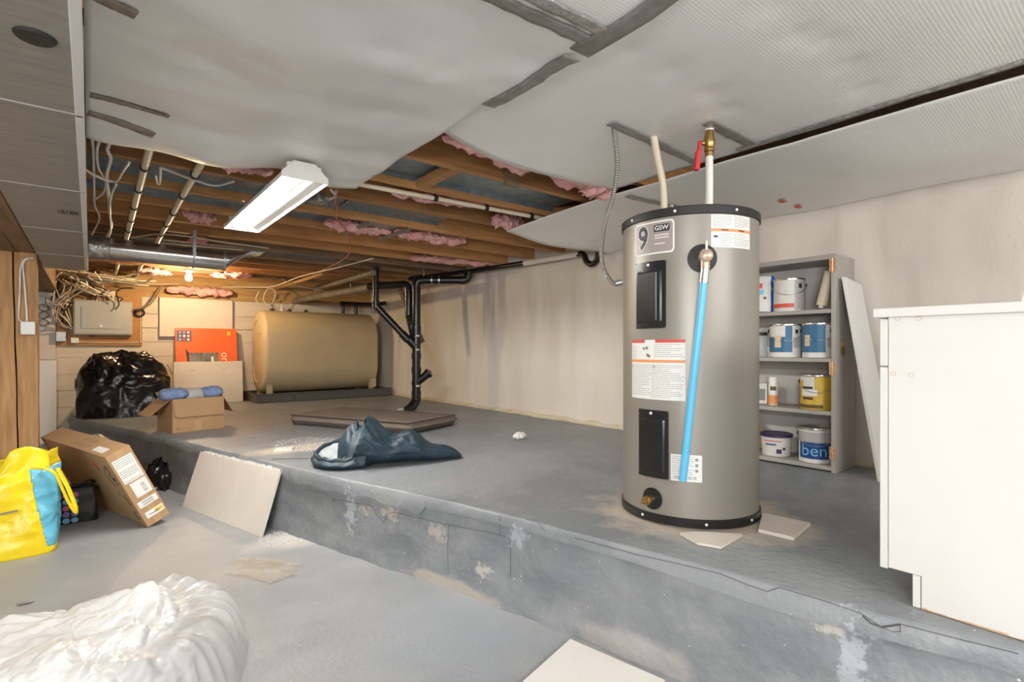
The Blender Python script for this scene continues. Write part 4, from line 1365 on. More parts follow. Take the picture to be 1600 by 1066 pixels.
for px, py in ((1396, 584), (1424, 586), (1403, 498), (1436, 498)):
    p = A(px, py, X=kx)
    a = p - Vector((.0004, 0, 0))
    g = G().tube([a + Vector((0, .006 * cos(w), .005 * sin(w))) for w in [2 * pi * i / 16 for i in range(17)]], .0007, 5)
    g.build('screw_plug', M['peach'], cb)
g = G()
random.seed(21)
y = ky0
while y < ky1 - .1:
    l = random.uniform(.01, .04)
    hgt = random.uniform(.0005, .005) if y > .1 else .003
    g.box((kx - .0006, y, ZL + .003), (kx + .001, min(y + l, ky1 - .092), ZL + .004 + hgt))
    y += l
g.build('chipped_edge', M['chip'], cb)
# white board standing on the worktop
a0 = Vector((kx + .012, .205, kz1 + .0245))
g = G().slab([a0, a0 + Vector((0, -.26, 0)), a0 + Vector((0, -.26, .52)), a0 + Vector((0, -.13, .52))], (.016, 0, 0))
tag(g.build('offcut_board', M['melamine'], None, origin=a0, bevel=.001), 'white slanted board standing on the cabinet worktop', 'board')

# ---------------------------------------------------------------- black drain stack
SX, SY = 2.757, 5.085
dp = thing('drain_stack', 'black drain stack with branches and a pipe along the foam wall', 'drain pipe', (SX, SY, ZL))
def ab(name, pts, r, k=0, n=16):
    path = smoothpath(pts, k) if k else [Vector(p) for p in pts]
    return G().tube(path, r, n).build(name, M['abs'], dp, smooth=50)
def coupling(p, d_, r, l=.035):
    p, d_ = Vector(p), Vector(d_).normalized()
    return G().tube([p - d_ * l, p + d_ * l], r, 18).build('coupling', M['abs'], dp, smooth=50)
R4 = .046
foot = A(636, 641, z=ZL + .03)
ab('main_stack', [(SX, SY, 1.70), (SX, SY, .62), (SX, SY, .50)], R4)
ab('foot_bend', [(SX, SY, .52), (SX, SY, .475), (SX - .02, SY - .005, .445), (SX - .06, SY - .02, .412), (SX - .10, SY - .03, .385), (SX - .13, SY - .04, .375)], R4 * 1.08, 3)
for z in (1.24, 1.11, .95, .80, .66, .55):
    coupling((SX, SY, z), (0, 0, 1), R4 * 1.13, .03 if z > .7 else .02)
for z in (1.17, 1.02, .63):
    G().box((SX - .03, SY - R4 * 1.15 - .002, z - .01), (SX + .005, SY - R4 * .95, z + .008)).build('marking', M['canwhite'], dp)
# cleanout
cdir = (RT * .7 + Vector((0, 0, .55))).normalized()
c0 = Vector((SX, SY, .66))
ab('cleanout_branch', [c0, c0 + cdir * .16], R4 * .95)
cc = G().tube([c0 + cdir * .15, c0 + cdir * .185], R4 * 1.12, 16).build('cleanout_cap', M['abs'], dp, smooth=50)
G().box((-.018, -.018, 0), (.018, .018, .018), Matrix.Translation(c0 + cdir * .185) @ disc_M(cdir)).build('cap_nut', M['abs'], cc)
# top elbow toward the wall and the riser to the upper pipe
we = Vector((3.18, 4.76, 1.775))
t_ = (we - Vector((SX, SY, 1.775))).normalized()
ab('top_elbow', [(SX, SY, 1.66), (SX, SY, 1.72), Vector((SX, SY, 1.762)) + t_ * .02, Vector((SX, SY, 1.775)) + t_ * .08], R4 * 1.06, 4)
ab('top_branch', [Vector((SX, SY, 1.775)) + t_ * .06, we - t_ * .05], R4 * .93)
ab('wall_elbow', [we - t_ * .08, we - t_ * .02, we + Vector((.015, -.01, .02)), we + Vector((.03, -.02, .09))], R4, 4)
for k in (.17, .25):
    q = Vector((SX, SY, 1.775)) + t_ * k
    G().tube([q - t_ * .008, q + t_ * .008], R4 * 1.06, 18).build('steel_clamp', M['chrome'], dp, smooth=50)
# second drop from the long pipe
e0 = A(588, 447, d=5.9)
e1 = Vector((2.70, 5.20, e0.z))
ab('cross_pipe', [e0 - (e1 - e0).normalized() * .1, e1 - (e1 - e0).normalized() * .06], .04)
ab('drop_elbow', [e1 - (e1 - e0).normalized() * .09, e1 - (e1 - e0).normalized() * .03, e1 + Vector((0.01, -.01, -.03)), e1 + Vector((.015, -.02, -.12)), e1 + Vector((.015, -.02, -.36))], .042, 4)
ab('wye_branch', [e1 + Vector((.015, -.02, -.34)), e1 + Vector((.03, -.06, -.46)), (SX, SY + .01, 1.05)], .042, 4)
# left riser and the diagonal
l0 = A(587, 416, d=5.6)
l0.z = min(l0.z, 1.905)
l1 = Vector((l0.x, l0.y, 1.49))
ab('riser', [l0, l1], .033)
coupling((l0.x, l0.y, 1.50), (0, 0, 1), .038)
dj = Vector((SX, SY, 1.03))
ab('diagonal_branch', [l1 + Vector((0, 0, .02)), l1 + (dj - l1) * .04, dj], .036)
q = l1 + (dj - l1) * .72
coupling(q, dj - l1, .044, .05)
coupling(dj + Vector((0, 0, .02)) + (l1 - dj) * .1, l1 - dj, .05, .05)

# pipe along the wall, part painted, with its trap
pw = [A(640, 436, d=6.0), A(735, 424, X=3.24), A(822, 411, X=3.26)]
pw2 = A(906, 396, X=3.27)
ws = dp
G().tube(pw, .026, 12).build('black_run', M['abs'], ws, smooth=50)
G().tube([pw[2] - (pw2 - pw[2]) * .03, pw2], .027, 12).build('white_run', M['canwhite'], ws, smooth=50)
tp = [pw2 - Vector((0, -.03, .0)), A(912, 398, X=3.27), A(916, 408, X=3.27), A(924, 413, X=3.26), A(932, 408, X=3.25), A(935, 396, X=3.24), A(936, 382, X=3.24)]
G().tube(smoothpath(tp, 5), .026, 12).build('trap', M['abs'], ws, smooth=50)
q = A(662, 428, d=5.9)
G().tube(smoothpath([q + Vector((0, 0, .06)), q, q + Vector((.0, 0, -.05)), q + RT * .025 + Vector((0, 0, -.07)), q + RT * .05 + Vector((0, 0, -.05)), q + RT * .05], 4), .006, 8).build('hook_hanger', M['chrome'], ws, smooth=50)
# old grey pipes running back to the far wall
f0, f1 = A(462, 470, Y=7.62), e0 + Vector((.0, .03, .0))
lp = thing('old_drain_pipe', 'long dull drain pipe running from the far wall to the black stack', 'drain pipe', f0)
G().tube([f0, f1 + (f0 - f1).normalized() * .12], .042, 14).build('pipe', M['cast'], lp, smooth=50)
for k in (.25, .7):
    q = f0 + (f1 - f0) * k
    G().tube([q + Vector((0, 0, -.046)), q + Vector((.045, 0, 0)), q + Vector((.03, 0, .12))], .004, 6).build('hanger', M['galv'], lp)
a, b = A(497, 450, Y=7.2), A(583, 426, d=5.5)
tag(G().tube([a, b], .034, 12).build('old_drain_pipe', M['cast'], None, origin=a, smooth=50), 'upper dull pipe parallel to the long drain pipe', 'drain pipe')
a, b = A(625, 452, Y=5.5), A(660, 535, Y=5.3)
tag(G().box((-.035, -.02, 0), (.035, .02, (b - a).length), Matrix.Translation(a) @ disc_M((b - a).normalized())).build('wood_brace', M['greyjoist'], None, origin=a), 'dark diagonal wood brace behind the drain stack', 'brace')

# ---------------------------------------------------------------- oil tank in its tray
tx0, tx1, ty, tz0, tz1 = 1.66, 3.15, 7.22, .47, 1.52
ot = thing('oil_tank', 'beige steel oil tank lying against the far wall', 'tank', ((tx0 + tx1) / 2, ty, ZL + .02))
rt = .335
zc0, zc1 = tz0 + rt, tz1 - rt
def ob(a, s_):
    """obround section"""
    a = a % (2 * pi)
    y, z = cos(a) * s_, sin(a) * s_
    return y, z + (zc1 if sin(a) >= 0 else zc0)
def tank(u, v):
    ks = [(0, .0), (.0, .80), (.006, .93), (.022, .985), (.05, 1.0)]
    n_ = len(ks)
    i = int(round(v * (2 * n_ - 1)))
    if i < n_:
        dx, sc_ = ks[i]; x = tx0 + dx
    else:
        dx, sc_ = ks[2 * n_ - 1 - i]; x = tx1 - dx
    a = 2 * pi * u
    y, z = cos(a), sin(a)
    base = zc1 if z >= 0 else zc0
    zz = base + z * rt
    mid = (zc0 + zc1) / 2
    return Vector((x, ty + y * rt * sc_, mid + (zz - mid) * sc_))
g = G(); g.grid(tank, 64, 9, wrap=True)
tag(g.build('shell', M['tank'], ot, smooth=50), 'smooth beige shell')
g = G()
for z in (.74, .98, 1.22):
    g.box((tx0 - .006, ty - .17, z - .004), (tx0 - .0005, ty + .17, z + .004))
g.tube([(tx0 - .003, ty + rt * .62 * cos(a), (zc0 + zc1) / 2 + ((zc1 if sin(a) >= 0 else zc0) - (zc0 + zc1) / 2) + rt * .62 * sin(a)) for a in [2 * pi * i / 40 for i in range(41)]], .006, 6)
g.build('end_ribs', M['tank'], ot, smooth=50)
for x in (tx0 + .08, tx1 - .08):
    for y in (ty - .24, ty + .24):
        G().box((x - .035, y - .012, .39), (x + .035, y + .012, .60)).build('leg', M['tank'], ot)
for px in (425, 452, 478):
    p = A(px, 488, Y=ty)
    G().lathe([(.028, 0), (.028, .02), (.02, .022), (.02, .035), (0, .036)], (p.x, ty, tz1 - .004), 14).build('fitting', M['black'], ot, smooth=40)
x_ = 1.95
G().lathe([(.03, 0), (.03, .03), (.018, .035), (.018, .09), (.012, .1), (0, .1)], (x_, ty, tz1 - .004), 14).build('gauge', M['jar'], ot, smooth=40)
vp = thing('tank_vent_pipe', 'black fill and vent pipes behind the drain stack above the tank', 'pipe', (2.75, ty, tz1))
zv = 1.665
a, b = A(536, 476, Y=ty), A(556, 474, Y=ty)
for q, e_ in ((a, 1), (b, 1)):
    G().tube(smoothpath([(q.x, ty, tz1 + .0), (q.x, ty, zv - .05), (q.x + .03, ty, zv - .01), (q.x + .1, ty + .02, zv)], 4), .026, 12).build('riser', M['abs'], vp, smooth=50)
G().tube([(a.x - .03, ty + .02, zv), (b.x + .3, ty + .02, zv + .01), (3.30, ty - .2, zv + .02)], .028, 12).build('cross_run', M['abs'], vp, smooth=50)

tr = thing('drip_tray', 'ribbed dark plastic drip tray under the oil tank', 'tray', (2.4, ty, ZL))
xs0, xs1, ys0, ys1 = 1.56, 3.30, 6.84, 7.62
g = G()
for (x0, y0, x1, y1) in ((xs0, ys0, xs1, ys0 + .02), (xs0, ys1 - .02, xs1, ys1), (xs0, ys0 + .02, xs0 + .02, ys1 - .02), (xs1 - .02, ys0 + .02, xs1, ys1 - .02)):
    g.box((x0, y0, ZL + .001), (x1, y1, ZL + .105))
g.box((xs0 + .02, ys0 + .02, ZL + .001), (xs1 - .02, ys1 - .02, ZL + .018))
g.build('tray', M['tray'], tr, bevel=.004)
for i in range(4):
    x = xs0 + .02 + i * .438
    G().box((x, ys0 - .008, ZL + .006), (x + .40, ys0, ZL + .098)).build('rib_panel', M['tray'], tr, bevel=.004)
G().box((xs0 - .01, ys0 - .012, ZL + .098), (xs1 + .01, ys0 + .012, ZL + .112)).build('rim', M['tray'], tr, bevel=.003)
tag(G().box((tx1 - .12, ty - rt - .012, .5), (tx1 - .05, ty - rt + .05, .62)).build('bracket', M['tank'], ot), 'small square beige bracket')

# ---------------------------------------------------------------- far wall: cream panel, cartons
p0, p1 = A(249, 526, Y=7.64), A(363, 466, Y=7.64)
tag(G().box((p0.x, 7.62, p0.z), (p1.x, 7.688, 1.655)).build('wall_panel', M['whitecard'], None, origin=(p0.x, 7.65, p0.z), bevel=.004), 'cream flat panel fixed high on the far wall', 'panel')

# orange carton standing on end, leaning on the wall
lean = Matrix.Rotation(radians(-9), 4, 'X')
ox = A(276, 560, Y=7.42).x
ow = A(373, 560, Y=7.42).x - ox
obx = thing('orange_carton', 'orange television carton standing on end against the far wall', 'carton', (ox, 7.42, ZL + .002), lean)
W = WM[obx.name]
oh = .925
def loc(*p):
    return W @ Vector(p)
G().box((0, 0, 0), (ow, .11, oh), W).build('box', M['orangebox'], obx, bevel=.003)
def opatch(m_, x0, z0, x1, z1, nm='print', o=.001):
    return G().box((x0, -o, z0), (x1, -.0001, z1), W).build(nm, M[m_], obx)
opatch('photo', ow * .22, .38, ow * .68, oh - .31, 'screen_picture')
for z_, x_ in ((0, 0),):
    G().slab([loc(ow * .2, -.0015, .4), loc(ow * .21, -.0015, .4), loc(ow * .21, -.0015, oh - .31), loc(ow * .15, -.0015, oh - .26)], (0, -.0006, 0)).build('picture_edge', M['dark_ink'], obx)
opatch('purple', ow * .02, oh - .17, ow * .25, oh - .03, 'icon_block')
random.seed(5)
for i in range(3):
    for j in range(3):
        x, z = ow * (.055 + .065 * i), oh - .055 - .045 * j
        G().box((x, -.002, z - .014), (x + .024, -.0011, z + .014), W).build('icon', M[random.choice(('paper', 'paper', 'cyan', 'redprint', 'mauve'))], obx)
opatch('yellowtag', ow * .84, oh - .085, ow * .89, oh - .035, 'energy_tag')
vs, fs = text_geo('onn.', .13)
g = G().add([W @ Vector((ow * .79 + v.y * 1.0, -.002, oh - .42 - v.x)) for v in vs], fs)
g.build('lettering', M['paper'], obx)
G().box((ow * .56, -.0016, oh - .45), (ow * .60, -.0008, oh - .36), W).build('print', M['paper'], obx)
random.seed(9)

# white flat carton leaning in front of it
lean = Matrix.Rotation(radians(-5), 4, 'X')
wx0, wx1 = A(272, 600, Y=7.20).x, A(380, 600, Y=7.20).x
wc = thing('white_carton', 'flat white carton leaning in front of the orange carton', 'carton', (wx0, 7.20, ZL + .002), lean)
W2 = WM[wc.name]
G().box((0, 0, 0), (wx1 - wx0, .07, .505), W2).build('box', M['whitecard'], wc, bevel=.002)
for z, l in ((.40, .0), ):
    G().box((.002, -.001, z), (wx1 - wx0 - .002, -.0001, z + .003), W2).build('seam', M['drywall'], wc)
for x in (.18, .21, .52):
    g = G().tube([W2 @ Vector((x + .012 * cos(a), -.001, .405 + .01 * sin(a))) for a in [2 * pi * i / 12 for i in range(13)]], .0012, 5)
    g.build('handle_mark', M['cardin'], wc)
g = G().tube([W2 @ Vector((-.01, .03, .36)), W2 @ Vector((-.06, .02, .48))], .006, 6)
tag(g.build('thin_stick', M['cardin'], None, origin=W2 @ Vector((-.01, .03, .36))), 'thin brown stick poking out beside the white carton', 'stick')

# ---------------------------------------------------------------- open brown box
bA, bB = Vector((.4986, 4.823, ZL)), Vector((.868, 4.905, ZL))
ang = atan2(bB.y - bA.y, bB.x - bA.x)
ob_ = thing('cardboard_box', 'open brown cardboard box with flaps out on the ledge', 'box', bA + Vector((0, 0, .001)), Matrix.Rotation(ang, 4, 'Z'))
W = WM[ob_.name]
bw, bd, bh, tt = .378, .33, .265, .005
G().box((0, 0, 0), (bw, tt, bh), W).build('front_wall', M['card'], ob_)
G().box((0, bd - tt, 0), (bw, bd, bh), W).build('back_wall', M['card'], ob_)
G().box((0, tt, 0), (tt, bd - tt, bh), W).build('side_wall', M['card'], ob_)
G().box((bw - tt, tt, 0), (bw, bd - tt, bh), W).build('side_wall', M['card'], ob_)
G().box((tt, tt, 0), (bw - tt, bd - tt, tt), W).build('bottom', M['card'], ob_)
def flap(nm, quad, n_):
    return G().slab([W @ Vector(q) for q in quad], W.to_3x3() @ Vector(n_)).build(nm, M['card'], ob_)
flap('front_flap', [(0.003, -.002, bh), (bw - .003, -.002, bh), (bw - .003, -.014, bh - .145), (.04, -.014, bh - .145), (.012, -.012, bh - .13)], (0, -.004, 0))
flap('side_flap', [(0, .02, bh), (0, bd - .03, bh), (-.155, bd - .06, bh - .125), (-.155, .0, bh - .125)], (.003, 0, .004))
flap('side_flap', [(bw, .02, bh), (bw, bd - .02, bh), (bw + .10, bd - .04, bh - .14), (bw + .10, .06, bh - .14)], (-.003, 0, .004))
flap('back_flap', [(.003, bd, bh), (bw - .003, bd, bh), (bw - .003, bd + .05, bh + .03), (.003, bd + .05, bh + .03)], (0, 0, .004))
G().box((bw * .42, -.001, .002), (bw * .55, -.0001, .085), W).build('tape', M['kraft_tape'], ob_)
g = G().tube([W @ Vector((.04 + .008 * cos(a), -.0006, .03 + .008 * sin(a))) for a in [2 * pi * i / 8 for i in range(9)]], .001, 5)
g.build('print_mark', M['dark_ink'], ob_)
# folded bedding inside
def pillow(u, v):
    a = 2 * pi * u
    b_ = pi * (v - .5)
    x = .195 * cos(a) * abs(cos(b_)) ** .5
    y = .125 * sin(a) * abs(cos(b_)) ** .5
    z = .055 * sin(b_) + .02 * nz(x * 16, y * 16, 3) + .012 * ridge((x * 22, y * 9, 1), 1)
    return W @ Vector((bw / 2 + x * .9 - .01, bd / 2 + y, bh + .005 + z))
g = G(); g.grid(pillow, 40, 16, wrap=True)
pil = tag(g.build('folded_blanket', M['greyfab'], None, origin=W @ Vector((bw / 2, bd / 2, bh)), smooth=180), 'grey folded cloth filling the open brown box', 'cloth')
for sgn, lab in ((-1, 'blue cloth roll poking out over the left of the open box'), (1, 'blue cloth roll at the right of the open box')):
    def roll(u, v):
        a = 2 * pi * u
        b_ = pi * (v - .5)
        x = .08 * sin(b_)
        r_ = .05 * abs(cos(b_)) ** .5 * (1 + .25 * ridge((x * 18, cos(a) * 2, sin(a) * 2), 1))
        return W @ Vector((bw / 2 + sgn * .125 + x * (1.0 if sgn > 0 else 1.25) - (.03 if sgn < 0 else 0), .08 + r_ * cos(a) * 1.3, bh + .032 + r_ * .9 * sin(a) + .006 * nz(x * 50, a * 3, 1)))
    g = G(); g.grid(roll, 20, 14, wrap=True)
    tag(g.build('cloth_roll', M['bluefab'], None, origin=W @ Vector((bw / 2 + sgn * .12, .1, bh)), smooth=180), lab, 'cloth')

# ---------------------------------------------------------------- black bin bag
def crumpled(name, label, cat, c, rx, ry, h, m_, fn, nu=120, nv=70):
    g = G()
    def f(u, v):
        a = 2 * pi * u
        return fn(a, v)
    g.grid(f, nu, nv, wrap=True)
    return g
bc = Vector((.30, 6.62, ZL))
def binbag(a, v):
    b_ = v * pi * .5 * 1.0
    up = sin(b_)
    wid = cos(b_) ** .55
    lob = 1 + .10 * cos(2 * a + .6) + .07 * cos(3 * a + 2)
    d_ = Vector((cos(a), sin(a), 0))
    dn = Vector((cos(a) * wid, sin(a) * wid, up))
    w_ = .075 * ridge(dn * 2.2 + Vector((3, 1, 7)), 1) + .035 * ridge(dn * 5 + Vector((9, 4, 2)), 1) + .012 * ridge(dn * 11, 1)
    r_ = .345 * lob * (1 + w_)
    hh = .56 * (1 + .05 * cos(2 * a + 1)) * (1 + w_ * .9)
    p = bc + d_ * wid * r_ + Vector((0, 0, max(.0, hh * up ** .9)))
    p.x -= .05 * up
    gather = max(0, up - .9) / .1
    p.z += .03 * gather * nz(cos(a) * 3, sin(a) * 3, 1)
    return p
g = crumpled('', '', '', bc, 0, 0, 0, '', binbag)
tb = thing('bin_bag', 'full black plastic bin bag slumped on the ledge corner', 'bag', bc)
g.build('bag', M['trash'], tb, smooth=180)
for (dx, dy, ln, s_) in ((-.32, -.24, .16, 1), (-.16, -.33, .14, 2), (-.27, -.30, .12, 3)):
    def tail(u, v):
        a = 2 * pi * u
        c = bc + Vector((dx * (.75 + .25 * v), dy * (.75 + .35 * v), .10 * (1 - v) + .012))
        r_ = .035 * (1 - .3 * v) * (1 + .5 * nz(a, v * 5, s_ * 7))
        return c + Vector((cos(a) * r_, .4 * r_ * sin(a), .012 * sin(a) * 1.2 + r_ * .5 * sin(a) * (1 - v)))
    g = G(); g.grid(tail, 16, 10, wrap=True)
    g.build('loose_corner', M['trash'], tb, smooth=180)

# ---------------------------------------------------------------- electrical panel on plywood
pb0, pb1 = A(88, 540, Y=7.68), A(222, 456, Y=7.68)
ep = thing('breaker_box', 'grey electrical panel on an orange plywood backboard', 'panel', ((pb0.x + pb1.x) / 2, 7.66, pb0.z))
G().box((pb0.x, 7.662, pb0.z), (pb1.x, 7.69, 1.70)).build('backboard', M['plywood'], ep, bevel=.003)
q0, q1 = A(114, 523, Y=7.57), A(207, 472, Y=7.57)
G().box((q0.x, 7.575, q0.z), (q1.x, 7.661, q1.z)).build('box', M['panel'], ep, bevel=.006)
fr = G().box((q0.x + .012, 7.565, q0.z + .012), (q1.x - .012, 7.574, q1.z - .012)).build('cover', M['panel'], ep, bevel=.006)
dw = (q1.x - q0.x)
dd = G().box((q0.x + .07, 7.558, q0.z + .07), (q1.x - .10, 7.564, q1.z - .07)).build('door', M['panel'], ep, bevel=.003)
G().box((q0.x + .07, 7.5565, q0.z + .14), (q1.x - .10, 7.558, q0.z + .145)).build('door_crease', M['galv'], dd)
G().box((q0.x + .23, 7.55, q0.z + .09), (q0.x + .255, 7.558, q0.z + .115)).build('latch', M['white'], dd)
G().box((q0.x + .14, 7.6, q0.z - .02), (q0.x + .19, 7.64, q0.z - .001)).build('conduit_knockout', M['dark_ink'], ep)
o0 = A(96, 526, Y=7.65)
ob2 = G().box((o0.x - .045, 7.60, o0.z - .055), (o0.x + .04, 7.661, o0.z + .055)).build('outlet_box', M['galv'], ep, bevel=.004)
for dz in (-.022, .022):
    for dx in (-.018, .018):
        G().box((o0.x + dx - .009, 7.596, o0.z + dz - .012), (o0.x + dx + .006, 7.60, o0.z + dz + .012)).build('socket_face', M['white'], ob2)
o1 = A(117, 532, Y=7.65)
G().box((o1.x - .035, 7.625, o1.z - .03), (o1.x + .035, 7.661, o1.z + .03)).build('junction_box', M['white'], ep, bevel=.004)
g = G().tube(smoothpath([(o1.x + .03, 7.655, o1.z - .015), (o1.x + .2, 7.655, o1.z - .025), (pb1.x - .04, 7.655, o1.z - .02), (pb1.x - .02, 7.655, o1.z + .02), (pb1.x - .02, 7.655, o1.z + .3), (pb1.x - .02, 7.655, 1.5)], 5), .006, 6)
g.build('surface_cable', M['cable'], ep, smooth=60)

wn = thing('cable_tangle', 'tangle of cream and grey cables hanging over the electrical panel', 'cables', (-.1, 7.5, 1.75))
random.seed(17)
hub = Vector((-.17, 7.35, 1.78))
for i in range(46):
    yy = random.uniform(7.42, 7.6)
    k = i % 4
    s0 = hub + Vector((random.uniform(-.16, .16), random.uniform(-.25, .1), random.uniform(-.05, .06)))
    if k in (0, 1):      # into the left side of the panel
        e_ = Vector((q0.x - .002, random.uniform(7.59, 7.645), random.choice((q1.z - .04, q1.z - .08, q0.z + .06, q0.z + .1, q1.z - .06)) + random.uniform(-.02, .02)))
        mid = Vector((q0.x - random.uniform(.04, .17), yy, random.uniform(1.45, 1.66)))
        mid2 = Vector((q0.x - random.uniform(.05, .16), yy + .03, random.uniform(e_.z + .02, mid.z)))
        pts = [s0, s0 + Vector((random.uniform(-.05, .05), .06, -.06)), mid, mid2, e_]
    elif k == 2:         # into the top
        e_ = Vector((q0.x + random.uniform(.1, .42), random.uniform(7.59, 7.65), q1.z + .002))
        mid = Vector((q0.x + random.uniform(.0, .3), yy, random.uniform(1.64, 1.76)))
        pts = [s0, mid, Vector((e_.x, e_.y - .02, e_.z + .05)), e_]
    else:                # loops that stay in the joists
        pts = [s0 + Vector((random.uniform(-.15, .15), random.uniform(-.1, .1), random.uniform(-.02, .08))) for _ in range(3)]
        pts.append(hub + Vector((random.uniform(.2, .75), random.uniform(-.1, .2), random.uniform(-.03, .06))))
        pts.append(pts[-1] + Vector((random.uniform(.1, .4), random.uniform(-.1, .1), random.uniform(-.02, .07))))
    G().tube(smoothpath(pts, 5), .0065 if i % 7 else .009, 6).build('cable', M[random.choice(('tancable', 'cable', 'wcable', 'cast', 'black', 'tancable', 'orange' if i % 9 == 0 else 'tancable'))], wn, smooth=60)
rg = A(218, 489, Y=7.63)
tag(G().tube([rg + Vector((.045 * cos(a), -.01 * sin(a), .04 * sin(a))) for a in [2 * pi * i / 20 for i in range(21)]], .012, 8).build('cable_coil', M['black'], None, origin=rg), 'small black cable coil right of the electrical panel', 'cable')
for j, (lab, pp) in enumerate((('grey cable swinging from the joists to the panel side', [(255, 447), (243, 462), (232, 475), (222, 483), (207, 485)]), ('second grey cable beside the coil', [(250, 452), (240, 470), (228, 480), (208, 484)]),
                               ('black cable looped over the top of the panel', [(207, 450), (190, 451), (182, 458), (186, 475), (180, 484)]), ('cream cable sagging above the panel', [(160, 437), (161, 448), (168, 462), (180, 472)]),
                               ('long cream cable along the joists above the panel', [(115, 423), (130, 432), (150, 435), (170, 425), (176, 422)]), ('cable loops left of the oil tank', [(405, 455), (400, 468), (410, 478), (425, 474), (430, 456), (418, 452), (412, 470), (428, 483)]))):
    pipe_run('electrical_cable', lab, 'cable', [A(x, y, Y=7.54 - .02 * j) for x, y in pp], .007, 'cast' if j < 2 else ('black' if j == 2 else 'cable'), None, 6, 5, 'loose cables under the joists')
q = A(160, 435, Y=7.3)
tag(G().box((q.x - .08, 7.27, q.z - .03), (q.x + .09, 7.33, q.z + .03)).build('junction_box', M['galv'], None, origin=q, bevel=.004), 'small rectangular steel junction box above the panel', 'junction box')
q = A(174, 458, Y=7.65)
tag(G().box((q.x - .035, 7.625, q.z - .03), (q.x + .035, 7.679, q.z + .03)).build('wall_socket', M['cable'], None, origin=q, bevel=.004), 'small cream socket on the sill above the panel', 'socket')

# white boards left of the panel, with a meter
w0, w1 = A(56, 562, Y=7.65), A(88, 456, Y=7.65)
wl = thing('meter_board', 'pale board with a grey meter between post and panel', 'board', (w0.x, 7.66, w0.z))
G().box((w0.x - .3, 7.655, w0.z), (w1.x - .005, 7.69, w1.z)).build('board', M['whitecard'], wl)
q = A(68, 490, Y=7.6)
mt = G().box((q.x - .05, 7.61, q.z - .18), (q.x + .01, 7.654, q.z + .18)).build('meter_back', M['panel'], wl)
for dz in (.06, -.02, -.10):
    G().lathe([(.04, 0), (.04, .03), (.03, .05), (0, .052)], (q.x - .0, 7.61, q.z + dz), 16, Matrix.Rotation(pi / 2, 4, 'X')).build('dial', M['glassgrey'], mt, smooth=40)
v0, v1 = A(57, 672, Y=7.6), A(88, 563, Y=7.6)
tag(G().box((v0.x - .3, 7.62, v0.z - .2), (v1.x, 7.65, v1.z)).build('tall_white_board', M['melamine'], None, origin=(v0.x, 7.63, v0.z)), 'tall plain white board below the meter board', 'board')

# switch box on the post
q = A(44, 513, Y=4.55)
sw = thing('switch_box', 'small white switch box on the timber post', 'switch', q)
G().box((q.x - .035, 4.518, q.z - .042), (q.x + .035, 4.553, q.z + .042)).build('box', M['white'], sw, bevel=.005)
for i, pp in enumerate(([(34, 503), (29, 495), (31, 455), (32, 420), (38, 406), (52, 403)], [(42, 502), (41, 480), (38, 440), (36, 415), (42, 405), (53, 403)])):
    G().tube(smoothpath([A(x, y, Y=4.545) for x, y in pp], 5), .0055, 6).build('cable', M['wcable'], sw, smooth=60)

# ---------------------------------------------------------------- leaning television carton on the lower floor
Lv, Nv = Vector((-.28, .96, 0)).normalized(), Vector((.96, .28, 0)).normalized()
al = radians(64.8)
Tv = -Nv * cos(al) + Vector((0, 0, sin(al)))
Wv = Nv * sin(al) + Vector((0, 0, cos(al)))
P0 = Vector((.26, 3.66, .002))
cl_, ch, ct = 1.15, .483, .125
rot = Matrix((Lv, Wv, Tv)).transposed().to_4x4()
tc = thing('tv_carton', 'long brown cardboard carton leaning left on the lower floor', 'carton', P0, rot)
W = WM[tc.name]
G().box((0, 0, 0), (cl_, ct, ch), W).build('box', M['card'], tc, bevel=.003)
def cpatch(nm, m_, lo, hi):
    return G().box(lo, hi, W).build(nm, M[m_], tc)
# end face is local x = 0; local y = thickness, local z = height
s1 = cpatch('shipping_label', 'paper', (-.0012, .012, .29), (-.0002, ct - .012, .44))
s2 = cpatch('shipping_label', 'paper', (-.0012, .030, .185), (-.0002, ct - .012, .28))
s3 = cpatch('shipping_label', 'paper', (-.0012, .014, .12), (-.0002, ct - .01, .16))
s4 = cpatch('shipping_label', 'paper', (-.0012, .02, .045), (-.0002, ct - .008, .085))
random.seed(2)
g = G()
for z0, z1, y0, y1 in ((.30, .43, .018, ct - .02),):
    z = z1
    while z > z0:
        y = y0
        while y < y1:
            l = random.uniform(.004, .012)
            g.box((-.0018, y, z - .004), (-.0013, min(y + l, y1), z), W)
            y += l + .003
        z -= .012 if random.random() < .7 else .028
for z in (.13, .145, .06):
    g.box((-.0018, .035, z), (-.0013, ct - .03, z + .006), W)
for i in range(10):
    g.box((-.0018, .075, .20 + i * .006), (-.0013, .095, .20 + i * .006 + random.choice((.002, .004))), W)
g.build('label_print', M['ink'], tc)
cpatch('label_stripe', 'yellowtag', (-.0018, .07, .055), (-.0013, ct - .012, .078))
cpatch('label_strip', 'paper', (.10, .02, ch + .0002), (.26, .06, ch + .0012))
cpatch('packing_tape', 'kraft_tape', (-.0008, ct * .35, .0), (-.0001, ct * .65, ch))
g = G()
for x0, x1, y0 in ((.35, .42, .03), (.45, .52, .03), (.55, .60, .03), (.36, .58, .075)):
    g.box((x0, y0, ch + .0002), (x1, y0 + .022, ch + .0008), W)
g.build('box_print', M['cardin'], tc)
